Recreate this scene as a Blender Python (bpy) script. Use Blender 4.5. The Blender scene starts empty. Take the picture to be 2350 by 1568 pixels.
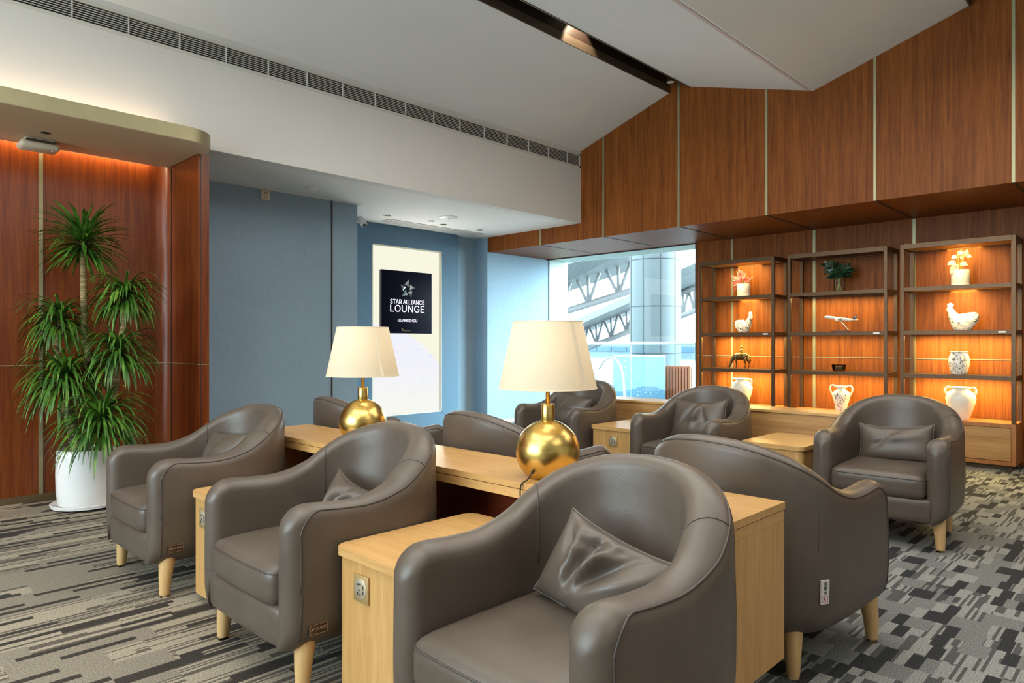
import bpy, bmesh, math, random, os
from mathutils import Vector, Matrix

random.seed(7)
PI = math.pi
S = bpy.context.scene
COL = S.collection

# ------------------------------------------------------------------ camera
FPX = 1575.0
YAW = math.radians(44.32)
cam_data = bpy.data.cameras.new('camera')
cam = bpy.data.objects.new('camera', cam_data)
COL.objects.link(cam)
cam.location = (0, 0, 1.2)
cam.rotation_euler = (PI / 2, 0, YAW - PI / 2)
cam_data.sensor_width = 36.0
cam_data.lens = FPX / 2350 * 36
cam_data.shift_y = 2 / 2350
cam_data.clip_start = 0.05
cam_data.clip_end = 200
S.camera = cam

# ------------------------------------------------------------------ exposure
S.view_settings.view_transform = 'Standard'
S.view_settings.look = 'None'
S.view_settings.gamma = 1
S.view_settings.exposure = 0.4
S.view_settings.use_curve_mapping = False

# ------------------------------------------------------------------ world: bright overcast daylight
W = bpy.data.worlds.new('daylight')
S.world = W
W.use_nodes = True
W.node_tree.nodes['Background'].inputs[0].default_value = (0.74, 0.92, 1.0, 1)
W.node_tree.nodes['Background'].inputs[1].default_value = 7.2


def lamp(name, kind, loc, energy, color=(1, 1, 1), size=None, size_y=None, aim=None, spot=None, blend=0.5, radius=None, spread=None):
    d = bpy.data.lights.new(name, kind)
    d.energy = energy
    d.color = color
    if kind == 'AREA':
        d.size = size
        if size_y:
            d.shape = 'RECTANGLE'
            d.size_y = size_y
        if spread:
            d.spread = spread
    if kind == 'SPOT':
        d.spot_size = spot
        d.spot_blend = blend
    if radius is not None:
        d.shadow_soft_size = radius
    o = bpy.data.objects.new(name, d)
    COL.objects.link(o)
    o.location = loc
    if aim is not None:
        v = Vector(aim) - Vector(loc)
        o.rotation_euler = v.to_track_quat('-Z', 'Y').to_euler()
    return o


WARM = (1.0, 0.80, 0.56)
SOFT = (1.0, 0.95, 0.88)
NEUT = (1.0, 0.96, 0.90)
AMBER = (1.0, 0.74, 0.27)
# added overhead fill areas without fittings, above the seating and behind the camera
for (x, y, e) in ((1.0, 1.2, 44), (0.0, 2.8, 38), (3.9, 1.2, 38), (3.6, 2.8, 36), (-2.0, 1.0, 36), (1.5, -2.0, 26), (5.6, -0.6, 32)):
    lamp('ceiling_fill_area', 'AREA', (x, y, 3.6), e, SOFT, 2.2, aim=(x, y, 0))
# window portal so that daylight through the glass is sampled well
po = lamp('window_daylight', 'AREA', (8.78, 5.94, 1.26), 1, (1, 1, 1), 2.66, 2.5, aim=(0, 5.94, 1.26))
po.data.cycles.is_portal = True
# soft hazy sun that reaches the window corner from the apron side
sun = lamp('hazy_sun', 'SUN', (20, -12, 14), 12.0, (.72, .92, 1.0), aim=(20 - 6.6, -12 + 7, 14 - 3.6))
sun.data.angle = math.radians(50)
# portal of the unseen opening added behind the camera for fill daylight
po2 = lamp('rear_fill_portal', 'AREA', (-5.1, 4.1, 2.4), 1, (1, 1, 1), 7.0, 3.6, aim=(0, 4.1, 2.4))
po2.data.cycles.is_portal = True

# ------------------------------------------------------------------ mesh helpers


def link(name, me, mat=None, parent=None, smooth=False):
    o = bpy.data.objects.new(name, me)
    COL.objects.link(o)
    if mat is not None:
        me.materials.append(mat)
    if smooth:
        for p in me.polygons:
            p.use_smooth = True
    if parent is not None:
        o.parent = parent
    return o


def obj(name, bm, mat=None, parent=None, smooth=False, sharp=None, recalc=True):
    if recalc:
        bmesh.ops.recalc_face_normals(bm, faces=bm.faces[:])
    me = bpy.data.meshes.new(name)
    bm.to_mesh(me)
    bm.free()
    o = link(name, me, mat, parent, smooth or sharp is not None)
    if sharp is not None:
        me.set_sharp_from_angle(angle=math.radians(sharp))
    return o


def tag(o, label=None, cat=None, group=None, kind=None):
    if label:
        o['label'] = label
    if cat:
        o['category'] = cat
    if group:
        o['group'] = group
    if kind:
        o['kind'] = kind
    return o


def empty(name, loc=(0, 0, 0), rz=0.0):
    o = bpy.data.objects.new(name, None)
    COL.objects.link(o)
    o.location = loc
    o.rotation_euler = (0, 0, rz)
    o.empty_display_size = 0.1
    return o


def thing(name, label, cat, loc=(0, 0, 0), rz=0.0, group=None):
    return tag(empty(name, loc, rz), label, cat, group)


def struct(name, bm, mat, parent=None, **k):
    o = obj(name, bm, mat, parent, **k)
    if parent is None:
        o['kind'] = 'structure'
    return o


def dup(root, loc=None, rz=None, label=None, group=None):
    r = root.copy()
    COL.objects.link(r)
    if loc is not None:
        r.location = loc
    if rz is not None:
        r.rotation_euler = (0, 0, rz)
    if label:
        r['label'] = label
    if group:
        r['group'] = group
    for ch in list(root.children):
        c = ch.copy()
        COL.objects.link(c)
        c.parent = r
        for g in list(ch.children):
            d = g.copy()
            COL.objects.link(d)
            d.parent = c
    return r


def B():
    return bmesh.new()


def box(bm, x0, x1, y0, y1, z0, z1, bev=0.0, seg=2):
    r = bmesh.ops.create_cube(bm, size=1.0)
    vs = r['verts']
    for v in vs:
        v.co = Vector((x0 + (v.co.x + .5) * (x1 - x0), y0 + (v.co.y + .5) * (y1 - y0), z0 + (v.co.z + .5) * (z1 - z0)))
    if bev > 0:
        es = list({e for v in vs for e in v.link_edges})
        bmesh.ops.bevel(bm, geom=es, offset=bev, segments=seg, affect='EDGES', profile=0.5)
    return vs


def quad(bm, pts):
    return bm.faces.new([bm.verts.new(p) for p in pts])


def prism(bm, poly, z0, z1):
    lo = [bm.verts.new((x, y, z0)) for x, y in poly]
    hi = [bm.verts.new((x, y, z1)) for x, y in poly]
    n = len(poly)
    bm.faces.new(lo[::-1])
    bm.faces.new(hi)
    for i in range(n):
        bm.faces.new((lo[i], lo[(i + 1) % n], hi[(i + 1) % n], hi[i]))


def prism_dir(bm, poly3, d):
    d = Vector(d)
    a = [bm.verts.new(p) for p in poly3]
    b = [bm.verts.new(Vector(p) + d) for p in poly3]
    n = len(a)
    bm.faces.new(a[::-1])
    bm.faces.new(b)
    for i in range(n):
        bm.faces.new((a[i], a[(i + 1) % n], b[(i + 1) % n], b[i]))


def rrect(x0, x1, y0, y1, r, n=6, corners=(1, 1, 1, 1)):
    # corners: (x0,y0) (x1,y0) (x1,y1) (x0,y1)
    P = []
    for k, (cx, cy, sx, sy, a0) in enumerate(((x0, y0, 1, 1, PI), (x1, y0, -1, 1, 1.5 * PI), (x1, y1, -1, -1, 0), (x0, y1, 1, -1, .5 * PI))):
        if not corners[k]:
            P.append((cx, cy))
            continue
        for i in range(n + 1):
            a = a0 + .5 * PI * i / n
            P.append((cx + sx * r + r * math.cos(a), cy + sy * r + r * math.sin(a)))
    return P


def lathe(bm, prof, n=32, c=(0, 0, 0), axis='Z', caps=True):
    rings = []
    for r, z in prof:
        ring = []
        for i in range(n):
            a = 2 * PI * i / n
            p = (r * math.cos(a), r * math.sin(a), z)
            if axis == 'X':
                p = (z, r * math.cos(a), r * math.sin(a))
            if axis == 'Y':
                p = (r * math.cos(a), z, r * math.sin(a))
            ring.append(bm.verts.new((c[0] + p[0], c[1] + p[1], c[2] + p[2])))
        rings.append(ring)
    for a, b in zip(rings, rings[1:]):
        for i in range(n):
            bm.faces.new((a[i], a[(i + 1) % n], b[(i + 1) % n], b[i]))
    if caps:
        if prof[0][0] > 1e-5:
            bm.faces.new(rings[0][::-1])
        if prof[-1][0] > 1e-5:
            bm.faces.new(rings[-1])
    return rings


def loft(bm, pts, radii, n=10, up=(0, 0, 1), closed=False):
    """tube along pts; radii: number or (side, up) pair per point"""
    pts = [Vector(p) for p in pts]
    N = len(pts)
    rings = []
    for i, p in enumerate(pts):
        if closed:
            t = pts[(i + 1) % N] - pts[i - 1]
        else:
            t = (pts[min(i + 1, N - 1)] - pts[max(i - 1, 0)])
        t.normalize()
        u = Vector(up)
        s = t.cross(u)
        if s.length < 1e-3:
            s = t.cross(Vector((1, 0, 0.1)))
        s.normalize()
        u = s.cross(t)
        r = radii[i] if isinstance(radii, (list, tuple)) else radii
        ra, rb = r if isinstance(r, (list, tuple)) else (r, r)
        rings.append([bm.verts.new(p + s * ra * math.cos(2 * PI * k / n) + u * rb * math.sin(2 * PI * k / n)) for k in range(n)])
    pairs = list(zip(rings, rings[1:]))
    if closed:
        pairs.append((rings[-1], rings[0]))
    for a, b in pairs:
        for k in range(n):
            bm.faces.new((a[k], a[(k + 1) % n], b[(k + 1) % n], b[k]))
    if not closed:
        bm.faces.new(rings[0][::-1])
        bm.faces.new(rings[-1])


def spline(pts, k=6):
    P = []
    n = len(pts)
    for i in range(n - 1):
        p0, p1, p2, p3 = (Vector(pts[max(i - 1, 0)]), Vector(pts[i]), Vector(pts[i + 1]), Vector(pts[min(i + 2, n - 1)]))
        for j in range(k):
            u = j / k
            P.append(.5 * ((2 * p1) + (p2 - p0) * u + (2 * p0 - 5 * p1 + 4 * p2 - p3) * u * u + (3 * p1 - p0 - 3 * p2 + p3) * u ** 3))
    P.append(Vector(pts[-1]))
    return P


def bar(bm, a, b, r, n=6):
    loft(bm, [a, b], r, n)


SANS = None
try:                                   # Blender's own bundled grotesque face, when present
    SANS = bpy.data.fonts.load(os.path.join(bpy.utils.resource_path('LOCAL'), 'datafiles', 'fonts', 'Inter.woff2'))
except Exception:
    SANS = None


def text_mesh(name, body, size, mat, parent=None, ext=0.0008, align='CENTER', bold=0.0, xs=1.0):
    cu = bpy.data.curves.new(name + '_curve', 'FONT')
    cu.body = body
    if SANS is not None and body.isascii():
        cu.font = SANS
    cu.size = size
    cu.extrude = ext
    cu.align_x = align
    cu.align_y = 'CENTER'
    cu.offset = bold
    cu.resolution_u = 3
    t = bpy.data.objects.new(name + '_text', cu)
    COL.objects.link(t)
    bpy.context.view_layer.update()
    dg = bpy.context.evaluated_depsgraph_get()
    me = bpy.data.meshes.new_from_object(t.evaluated_get(dg))
    bpy.data.objects.remove(t)
    bpy.data.curves.remove(cu)
    me.materials.clear()
    if xs != 1.0:
        for v in me.vertices:
            v.co.x *= xs
    return link(name, me, mat, parent)


# ------------------------------------------------------------------ materials


def lin(c):
    return tuple(((v / 255) / 12.92 if v / 255 <= 0.04045 else ((v / 255 + 0.055) / 1.055) ** 2.4) for v in c[:3]) + (1,)


class NT:
    def __init__(self, name):
        self.m = bpy.data.materials.new(name)
        self.m.use_nodes = True
        self.t = self.m.node_tree
        self.b = self.t.nodes['Principled BSDF']
        self.out = self.t.nodes['Material Output']

    def n(self, typ, **k):
        nd = self.t.nodes.new(typ)
        for a, v in k.items():
            setattr(nd, a, v)
        return nd

    def l(self, a, b):
        self.t.links.new(a, b)

    def val(self, x, sock):
        if hasattr(x, 'is_output'):
            self.l(x, sock)
        else:
            sock.default_value = x

    def math(self, op, a, b=None, c=None):
        nd = self.n('ShaderNodeMath', operation=op)
        self.val(a, nd.inputs[0])
        if b is not None:
            self.val(b, nd.inputs[1])
        if c is not None:
            self.val(c, nd.inputs[2])
        return nd.outputs[0]

    def pos(self, which='Object', scale=(1, 1, 1)):
        if which == 'World':
            o = self.n('ShaderNodeNewGeometry').outputs['Position']
        else:
            o = self.n('ShaderNodeTexCoord').outputs[which]
        mp = self.n('ShaderNodeMapping')
        mp.inputs['Scale'].default_value = scale
        self.l(o, mp.inputs['Vector'])
        return mp.outputs[0]

    def noise(self, vec, scale=5, detail=4, rough=.55, dist=0):
        nd = self.n('ShaderNodeTexNoise')
        self.l(vec, nd.inputs['Vector'])
        nd.inputs['Scale'].default_value = scale
        nd.inputs['Detail'].default_value = detail
        nd.inputs['Roughness'].default_value = rough
        nd.inputs['Distortion'].default_value = dist
        return nd.outputs[0]

    def ramp(self, fac, stops):
        nd = self.n('ShaderNodeValToRGB')
        el = nd.color_ramp.elements
        while len(el) < len(stops):
            el.new(0.5)
        for e, (p, c) in zip(el, stops):
            e.position = p
            e.color = c if len(c) == 4 else tuple(c) + (1,)
        self.l(fac, nd.inputs[0])
        return nd.outputs[0]

    def mix(self, f, a, b, blend='MIX'):
        nd = self.n('ShaderNodeMix', data_type='RGBA', blend_type=blend)
        self.val(f, nd.inputs[0])
        self.val(a, nd.inputs[6])
        self.val(b, nd.inputs[7])
        return nd.outputs[2]

    def bump(self, h, strength=.2, dist=.01):
        nd = self.n('ShaderNodeBump')
        nd.inputs['Strength'].default_value = strength
        nd.inputs['Distance'].default_value = dist
        self.l(h, nd.inputs['Height'])
        self.l(nd.outputs[0], self.b.inputs['Normal'])

    def color(self, c):
        self.val(c, self.b.inputs['Base Color'])

    def set(self, rough=.5, metal=0.0, spec=.5, **k):
        self.b.inputs['Roughness'].default_value = rough
        self.b.inputs['Metallic'].default_value = metal
        self.b.inputs['Specular IOR Level'].default_value = spec
        for a, v in k.items():
            self.b.inputs[a].default_value = v
        return self


def plain(name, rgb, rough=.5, metal=0.0, spec=.5, mottled=0.06, mscale=6, bump=0.0, bscale=60, **k):
    """painted or moulded surface with a slight procedural unevenness"""
    t = NT(name).set(rough, metal, spec, **k)
    v = t.pos()
    n = t.noise(v, mscale, 3)
    a = tuple(c * (1 - mottled) for c in rgb[:3]) + (1,)
    b = tuple(min(1, c * (1 + mottled)) for c in rgb[:3]) + (1,)
    t.color(t.ramp(n, [(.3, a), (.7, b)]))
    if bump:
        t.bump(t.noise(v, bscale, 2), bump, .002)
    return t.m


def wood(name, dark, mid, light, scale=(14, 14, .8), rough=.35, which='World', fine=120, coat=0.0, spec=.5):
    t = NT(name).set(rough, 0, spec)
    t.b.inputs['Coat Weight'].default_value = coat
    t.b.inputs['Coat Roughness'].default_value = .15
    v = t.pos(which, scale)
    n1 = t.noise(v, 1.6, 5, .6, .6)
    v2 = t.pos(which, tuple(s * fine / 14 for s in scale))
    n2 = t.noise(v2, 1.0, 2, .5)
    f = t.math('ADD', t.math('MULTIPLY', n1, .68), t.math('MULTIPLY', n2, .32))
    t.color(t.ramp(f, [(.34, dark), (.5, mid), (.66, light)]))
    t.bump(n2, .05, .002)
    return t.m


def emission(name, rgb, strength):
    t = NT(name)
    e = t.n('ShaderNodeEmission')
    e.inputs[0].default_value = tuple(rgb[:3]) + (1,)
    e.inputs[1].default_value = strength
    t.l(e.outputs[0], t.out.inputs[0])
    return t.m


M = {}
M['red_wood'] = wood('red_wood_veneer', (.12, .033, .006, 1), (.20, .058, .010, 1), (.27, .085, .016, 1), (16, 16, .7), .45, spec=.14)
M['cherry_wood'] = wood('cherry_red_veneer', (.10, .018, .004, 1), (.165, .035, .006, 1), (.22, .055, .010, 1), (16, 16, .7), .30, spec=.35)
M['oak'] = wood('light_oak_veneer', (.46, .25, .080, 1), (.54, .305, .105, 1), (.61, .36, .135, 1), (20, 20, 1.2), .38, 'Object')
M['oak_top'] = wood('light_oak_top', (.48, .265, .088, 1), (.56, .32, .115, 1), (.62, .37, .14, 1), (22, 1.6, 22), .33, 'Object')
M['oak_panel'] = wood('oak_panel_level_grain', (.36, .185, .06, 1), (.45, .24, .085, 1), (.54, .31, .115, 1), (12, 1.0, 14), .4, 'World', 60)
M['leg_wood'] = wood('turned_beech', (.56, .34, .14, 1), (.64, .40, .175, 1), (.70, .46, .21, 1), (30, 30, 2), .35, 'Object')
M['red_panel'] = wood('dark_red_brown_board', (.16, .028, .010, 1), (.22, .042, .014, 1), (.28, .058, .02, 1), (16, 16, .8), .35, 'Object')
M['paint_white'] = plain('white_wall_paint', (.74, .73, .70), .7, spec=.2, mottled=.012, mscale=2)
M['paint_bulkhead'] = plain('warm_grey_bulkhead_paint', (.67, .655, .62), .7, spec=.2, mottled=.012, mscale=2)
M['paint_ceiling'] = plain('white_ceiling_paint', (.82, .845, .85), .75, spec=.2, mottled=.012, mscale=2)
M['canopy_paint'] = plain('beige_canopy_paint', (.60, .47, .31), .55, spec=.3, mottled=.02, mscale=2)
M['brass_trim'] = plain('satin_brass_trim', (.33, .30, .17), .45, .6, mottled=.05, mscale=8)
M['dark_joint'] = plain('dark_joint', (.02, .017, .013), .5)
M['black'] = plain('matt_black', (.012, .010, .009), .6)
M['bronze'] = plain('brushed_bronze_metal', (.105, .058, .030), .40, .75, mottled=.08, mscale=20)
M['white_plastic'] = plain('white_plastic', (.74, .73, .70), .4, mottled=.02)
M['cream_plastic'] = plain('cream_plastic', (.66, .58, .44), .45, mottled=.02)
M['grey_plastic'] = plain('grey_plastic', (.34, .34, .34), .45)
M['chrome'] = plain('satin_nickel', (.62, .56, .46), .25, 1.0, mottled=.03)
M['grille_metal'] = plain('white_grille_metal', (.60, .58, .52), .45, mottled=.02)
M['white_ceramic'] = plain('white_glazed_ceramic', (.86, .85, .83), .18, mottled=.02)
M['cord'] = plain('black_rubber_cord', (.012, .011, .010), .5)
M['soil'] = plain('dark_potting_soil', (.03, .02, .014), .9, mottled=.4, mscale=60)
M['dark_wood_base'] = plain('dark_red_lacquer', (.09, .012, .010), .3)
M['plinth'] = plain('dark_brown_plinth', (.06, .038, .018), .5)


def mk_leather(name, a, b, rough=.36):
    t = NT(name).set(rough, 0, .5)
    v = t.pos()
    n = t.noise(v, 3.0, 4, .6)
    t.color(t.ramp(n, [(.3, a), (.7, b)]))
    vo = t.n('ShaderNodeTexVoronoi', feature='DISTANCE_TO_EDGE')
    t.l(v, vo.inputs['Vector'])
    vo.inputs['Scale'].default_value = 330
    cr = t.noise(v, 9, 3, .6, .8)
    h = t.math('ADD', t.math('MULTIPLY', vo.outputs[0], .25), t.math('MULTIPLY', cr, .9))
    t.bump(h, .22, .006)
    rr = t.math('ADD', t.math('MULTIPLY', n, .14), rough - .07)
    t.l(rr, t.b.inputs['Roughness'])
    return t.m


M['leather'] = mk_leather('taupe_leather', (.080, .060, .045, 1), (.110, .085, .065, 1))
M['stitch'] = plain('leather_piping', (.060, .047, .038), .45)


def mk_brass():
    t = NT('polished_brass').set(.27, 1.0, .5)
    v = t.pos('Object', (1, 1, 40))
    n = t.noise(v, 6, 3)
    t.color(t.ramp(n, [(.3, (.64, .44, .13, 1)), (.7, (.73, .52, .17, 1))]))
    return t.m


M['brass'] = mk_brass()


def mk_shade():
    t = NT('cream_lamp_shade_cloth')
    v = t.pos('Object', (400, 400, 400))
    n = t.noise(v, 1, 2)
    col = t.ramp(n, [(.2, (.82, .73, .56, 1)), (.8, (.87, .79, .63, 1))])
    d = t.n('ShaderNodeBsdfDiffuse')
    tr = t.n('ShaderNodeBsdfTranslucent')
    mx = t.n('ShaderNodeMixShader')
    mx.inputs[0].default_value = .45
    t.l(col, d.inputs[0])
    t.l(col, tr.inputs[0])
    t.l(d.outputs[0], mx.inputs[1])
    t.l(tr.outputs[0], mx.inputs[2])
    t.l(mx.outputs[0], t.out.inputs[0])
    return t.m


M['shade'] = mk_shade()
M['shade_band'] = plain('shade_seam_tape', (.78, .68, .50), .8)


def mk_glass(name, tint=(1, 1, 1), refl=.06):
    t = NT(name)
    tr = t.n('ShaderNodeBsdfTransparent')
    tr.inputs[0].default_value = tuple(tint) + (1,)
    gl = t.n('ShaderNodeBsdfGlossy')
    gl.inputs['Roughness'].default_value = .02
    fr = t.n('ShaderNodeFresnel')
    fr.inputs[0].default_value = 1.16
    mx = t.n('ShaderNodeMixShader')
    t.l(t.math('MULTIPLY', fr.outputs[0], 1.0), mx.inputs[0])
    t.l(tr.outputs[0], mx.inputs[1])
    t.l(gl.outputs[0], mx.inputs[2])
    t.l(mx.outputs[0], t.out.inputs[0])
    return t.m


M['glass'] = mk_glass('window_glass', (.97, 1.0, 1.0))
M['blue_glass'] = mk_glass('pale_blue_balustrade_glass', (.88, .97, 1.0))
M['clear_glass'] = mk_glass('clear_vase_glass', (.93, .95, .92))


def mk_wallpaper():
    t = NT('blue_grey_woven_wallpaper').set(.75, 0, .25)
    v = t.pos('World', (1, 1, .05))
    n = t.noise(v, 220, 2, .5)
    n2 = t.noise(t.pos('World', (.25, .25, 3)), 60, 2, .5)
    n3 = t.noise(t.pos('World'), 1.3, 3, .6)
    f = t.math('ADD', t.math('MULTIPLY', n, .45), t.math('ADD', t.math('MULTIPLY', n2, .25), t.math('MULTIPLY', n3, .3)))
    t.color(t.ramp(f, [(.32, (.225, .325, .41, 1)), (.68, (.325, .445, .54, 1))]))
    t.bump(n, .1, .002)
    return t.m


M['wallpaper'] = mk_wallpaper()
M['wall_grey'] = plain('pale_grey_blue_wall', (.40, .43, .48), .7, spec=.2, mottled=.03)


def mk_carpet():
    t = NT('patterned_carpet').set(.95, 0, .1)
    sp = t.n('ShaderNodeSeparateXYZ')
    t.l(t.n('ShaderNodeNewGeometry').outputs['Position'], sp.inputs[0])
    X, Y = sp.outputs[0], sp.outputs[1]
    far = t.math('GREATER_THAN', X, 2.12)          # a second carpet lay starts under the long desk: shorter dashes

    def wn(a, b, c=0.0):
        cb = t.n('ShaderNodeCombineXYZ')
        t.val(a, cb.inputs[0]); t.val(b, cb.inputs[1]); t.val(c, cb.inputs[2])
        w = t.n('ShaderNodeTexWhiteNoise', noise_dimensions='3D')
        t.l(cb.outputs[0], w.inputs['Vector'])
        return w.outputs[0]

    def inv(a):
        return t.math('SUBTRACT', 1.0, a)

    def field(row_w, length, seed, aligned):
        """patches: each row is cut into lengths; every patch is plain, heather, finely striped or dark"""
        if aligned:
            band = t.math('FLOOR', t.math('DIVIDE', X, length))
            yy = t.math('ADD', Y, t.math('MULTIPLY', wn(band, seed), .3))
            row = t.math('FLOOR', t.math('DIVIDE', yy, row_w))
            pair = t.math('GREATER_THAN', wn(row, seed + 5.0, t.math('FLOOR', t.math('DIVIDE', band, 2.0))), .72)
            bb = t.math('ADD', t.math('MULTIPLY', pair, t.math('MULTIPLY', t.math('FLOOR', t.math('DIVIDE', band, 2.0)), 2.0)), t.math('MULTIPLY', inv(pair), band))
            n = wn(row, bb, seed + 1.0)
            big = wn(t.math('FLOOR', t.math('DIVIDE', yy, row_w * 2)), band, seed + 9.0)
        else:
            row = t.math('FLOOR', t.math('DIVIDE', Y, row_w))
            ln = t.math('MULTIPLY', length, t.math('ADD', .55, t.math('MULTIPLY', wn(row, seed + .5), .9)))
            u = t.math('FLOOR', t.math('ADD', t.math('DIVIDE', X, ln), t.math('MULTIPLY', wn(row, seed), 7.0)))
            n = wn(row, u, seed + 2.0)
            big = wn(t.math('FLOOR', t.math('DIVIDE', Y, row_w * 4)), t.math('FLOOR', t.math('DIVIDE', t.math('ADD', X, t.math('MULTIPLY', wn(t.math('FLOOR', t.math('DIVIDE', Y, row_w * 4)), seed + 8.0), 3.0)), .5)), seed + 9.0)
        return row, n, big

    pile = t.noise(t.pos('World'), 170, 2, .8)
    out = []
    for row_w, length, seed, al, th_dark, th_st, light, mid, drk in (
            (.034, .36, 1.0, False, .82, .50, (.325, .275, .205, 1), (.205, .178, .138, 1), (.046, .039, .033, 1)),
            (.047, .135, 31.0, True, .83, .46, (.250, .252, .232, 1), (.145, .150, .142, 1), (.034, .035, .036, 1))):
        row, n, big = field(row_w, length, seed, al)
        dark = t.math('GREATER_THAN', n, th_dark)
        fr2 = t.math('FLOOR', t.math('DIVIDE', Y, row_w / 4.0))
        line = t.math('GREATER_THAN', wn(fr2, t.math('FLOOR', t.math('DIVIDE', X, length * 1.3)), seed + 17.0), .55)
        striped = t.math('MULTIPLY', t.math('MULTIPLY', line, t.math('LESS_THAN', n, th_st + .12)), t.math('GREATER_THAN', big, .34))
        heather = t.math('LESS_THAN', big, .38)
        c = t.mix(t.math('MULTIPLY', heather, .8), light, mid)
        c = t.mix(t.math('MULTIPLY', striped, .78), c, drk)
        c = t.mix(dark, c, drk)
        out.append(c)
    c = t.mix(far, out[0], out[1])
    rib = t.math('SINE', t.math('MULTIPLY', t.math('ADD', t.math('MULTIPLY', Y, .12), X), 2 * PI / .0095))
    k = t.math('ADD', 1.0, t.math('MULTIPLY', t.math('SUBTRACT', pile, .5), 2.6))
    k = t.math('MAXIMUM', .25, t.math('ADD', k, t.math('MULTIPLY', t.math('MULTIPLY', rib, far), .26)))
    cc = t.n('ShaderNodeCombineXYZ')
    for i in range(3):
        t.l(k, cc.inputs[i])
    c = t.mix(1.0, c, cc.outputs[0], 'MULTIPLY')
    t.color(c)
    t.bump(pile, .35, .004)
    return t.m


M['carpet'] = mk_carpet()

# ================================================================== STRUCTURE
XF, ZF, XW, YB, ZS = 6.94, 2.52, 8.227, 5.54, 2.735
XB, YF = -5.0, -5.0        # how far the lounge is modelled behind the camera

bm = B(); box(bm, XB, 8.8, YF, 7.7, -.12, 0)
struct('floor', bm, M['carpet'])

# left panelled wall with a rounded inner corner, then the wing wall
arc = [(2.036 + .1 * math.sin(a), 6.11 + .1 * math.cos(a)) for a in [i * PI / 16 for i in range(9)]]
bm = B(); prism(bm, [(XB, 6.21)] + arc + [(2.136, 5.532), (2.22, 5.532), (2.22, 6.72), (XB, 6.72)], 0, 2.69)
struct('wall_left', bm, M['cherry_wood'], sharp=25)
bm = B()
for x in (-3.9, -2.87, -1.84, -.81, .22, 1.217):
    box(bm, x, x + .026, 6.2, 6.212, .05, 2.66)
struct('trim_1', bm, M['brass_trim'])
bm = B()
loft(bm, [(XB, 6.21, 1.026)] + [(x, y, 1.026) for x, y in arc] + [(2.136, 5.532, 1.026), (2.22, 5.532, 1.026)], .0045, 6)
struct('trim_2', bm, M['brass_trim'])
bm = B()
box(bm, 2.131, 2.138, 6.092, 6.102, 0, 2.66)
box(bm, 2.15, 2.156, 5.528, 5.534, 0, 2.67)
struct('trim_3', bm, M['dark_joint'])
bm = B(); box(bm, XB, 2.03, 6.195, 6.215, 0, .05); box(bm, 2.12, 2.14, 5.53, 6.1, 0, .05)
struct('baseboard_left', bm, plain('bronze_skirting', (.17, .115, .055), .4, .5))

# blue papered walls
bm = B(); box(bm, 2.22, 4.283, 6.6, 7.7, 0, ZS + .1)
struct('wall_middle', bm, M['wallpaper'])
bm = B(); box(bm, 3.95, 3.966, 6.592, 6.602, 0, ZS)
struct('trim_4', bm, plain('dark_bronze_joint', (.055, .045, .035), .4, .4))
bm = B(); box(bm, 4.27, XF + .1, 7.516, 7.7, 0, ZS + .1)
struct('wall_back', bm, M['wallpaper'])
bm = B(); box(bm, 6.92, 8.29, 7.26, 7.7, 0, ZS + .1)
struct('wall_niche', bm, M['wallpaper'])
bm = B(); box(bm, 6.90, 8.28, 7.246, 7.262, 0, .05)
struct('baseboard_niche', bm, M['white_plastic'])

# panelled fascia on the right and the wall behind the shelving
bm = B(); prism_dir(bm, [(XF, YF, ZF), (XF, 7.26, ZF), (XF, 7.26, ZS), (XF, 5.68, ZS), (XF, 5.68, 4.7), (XF, YF, 4.7)], (1.36, 0, 0))
struct('wall_right_upper', bm, M['red_wood'])
bm = B()
for y in (6.236, 5.178, 4.113, 3.085, 2.049, .995, -.05, -1.09):
    top = 4.6 if y < 5.5 else ZS
    box(bm, XF - .007, XF + .002, y - .012, y + .012, ZF, top)
struct('trim_5', bm, M['brass_trim'])
bm = B()
for y in (6.236, 5.178, 4.113, 3.085, 2.049, .995, -.05, -1.09):
    box(bm, XF + .01, XW, y - .012, y + .008, ZF - .004, ZF + .004)
struct('trim_6', bm, M['dark_joint'])
bm = B(); box(bm, XW, 8.74, YF, 4.60, 0, ZF + .05)
struct('wall_right', bm, M['red_wood'])
bm = B()
for y in (4.105, 3.084, 2.043, 1.0, -.04):
    box(bm, XW - .007, XW + .002, y - .015, y + .015, 0, ZF)
struct('trim_7', bm, M['brass_trim'])
bm = B(); box(bm, XW - .004, XW + .002, YF, 4.60, 1.022, 1.031)
struct('trim_8', bm, M['brass_trim'])

# window: reveal, joints, pane
rev = plain('pale_green_white_reveal', (.46, .56, .52), .6, mottled=.01)
bm = B()
box(bm, 8.285, 8.74, 7.255, 7.7, 0, ZF + .1)
box(bm, XW + .03, 8.74, 4.6, 7.3, 2.512, 2.75)
struct('window_1', bm, rev)
w1 = bpy.data.objects['window_1']
bm = B(); box(bm, 8.70, 8.708, 4.6, 7.26, .02, 2.512)
struct('glass_pane', bm, M['glass'], w1)
bm = B(); box(bm, XW, XW + .03, 4.6, 7.26, 2.507, 2.53); box(bm, 8.272, 8.288, 7.25, 7.262, 0, ZF)
struct('trim_9', bm, M['dark_joint'])
bm = B(); box(bm, XW - .006, XW + .03, 4.598, 4.628, 0, ZF)
struct('trim_10', bm, M['bronze'])
bm = B(); box(bm, 8.60, 8.74, 4.6, 7.26, 0, .05)
struct('trim_11', bm, M['white_plastic'])

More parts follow.
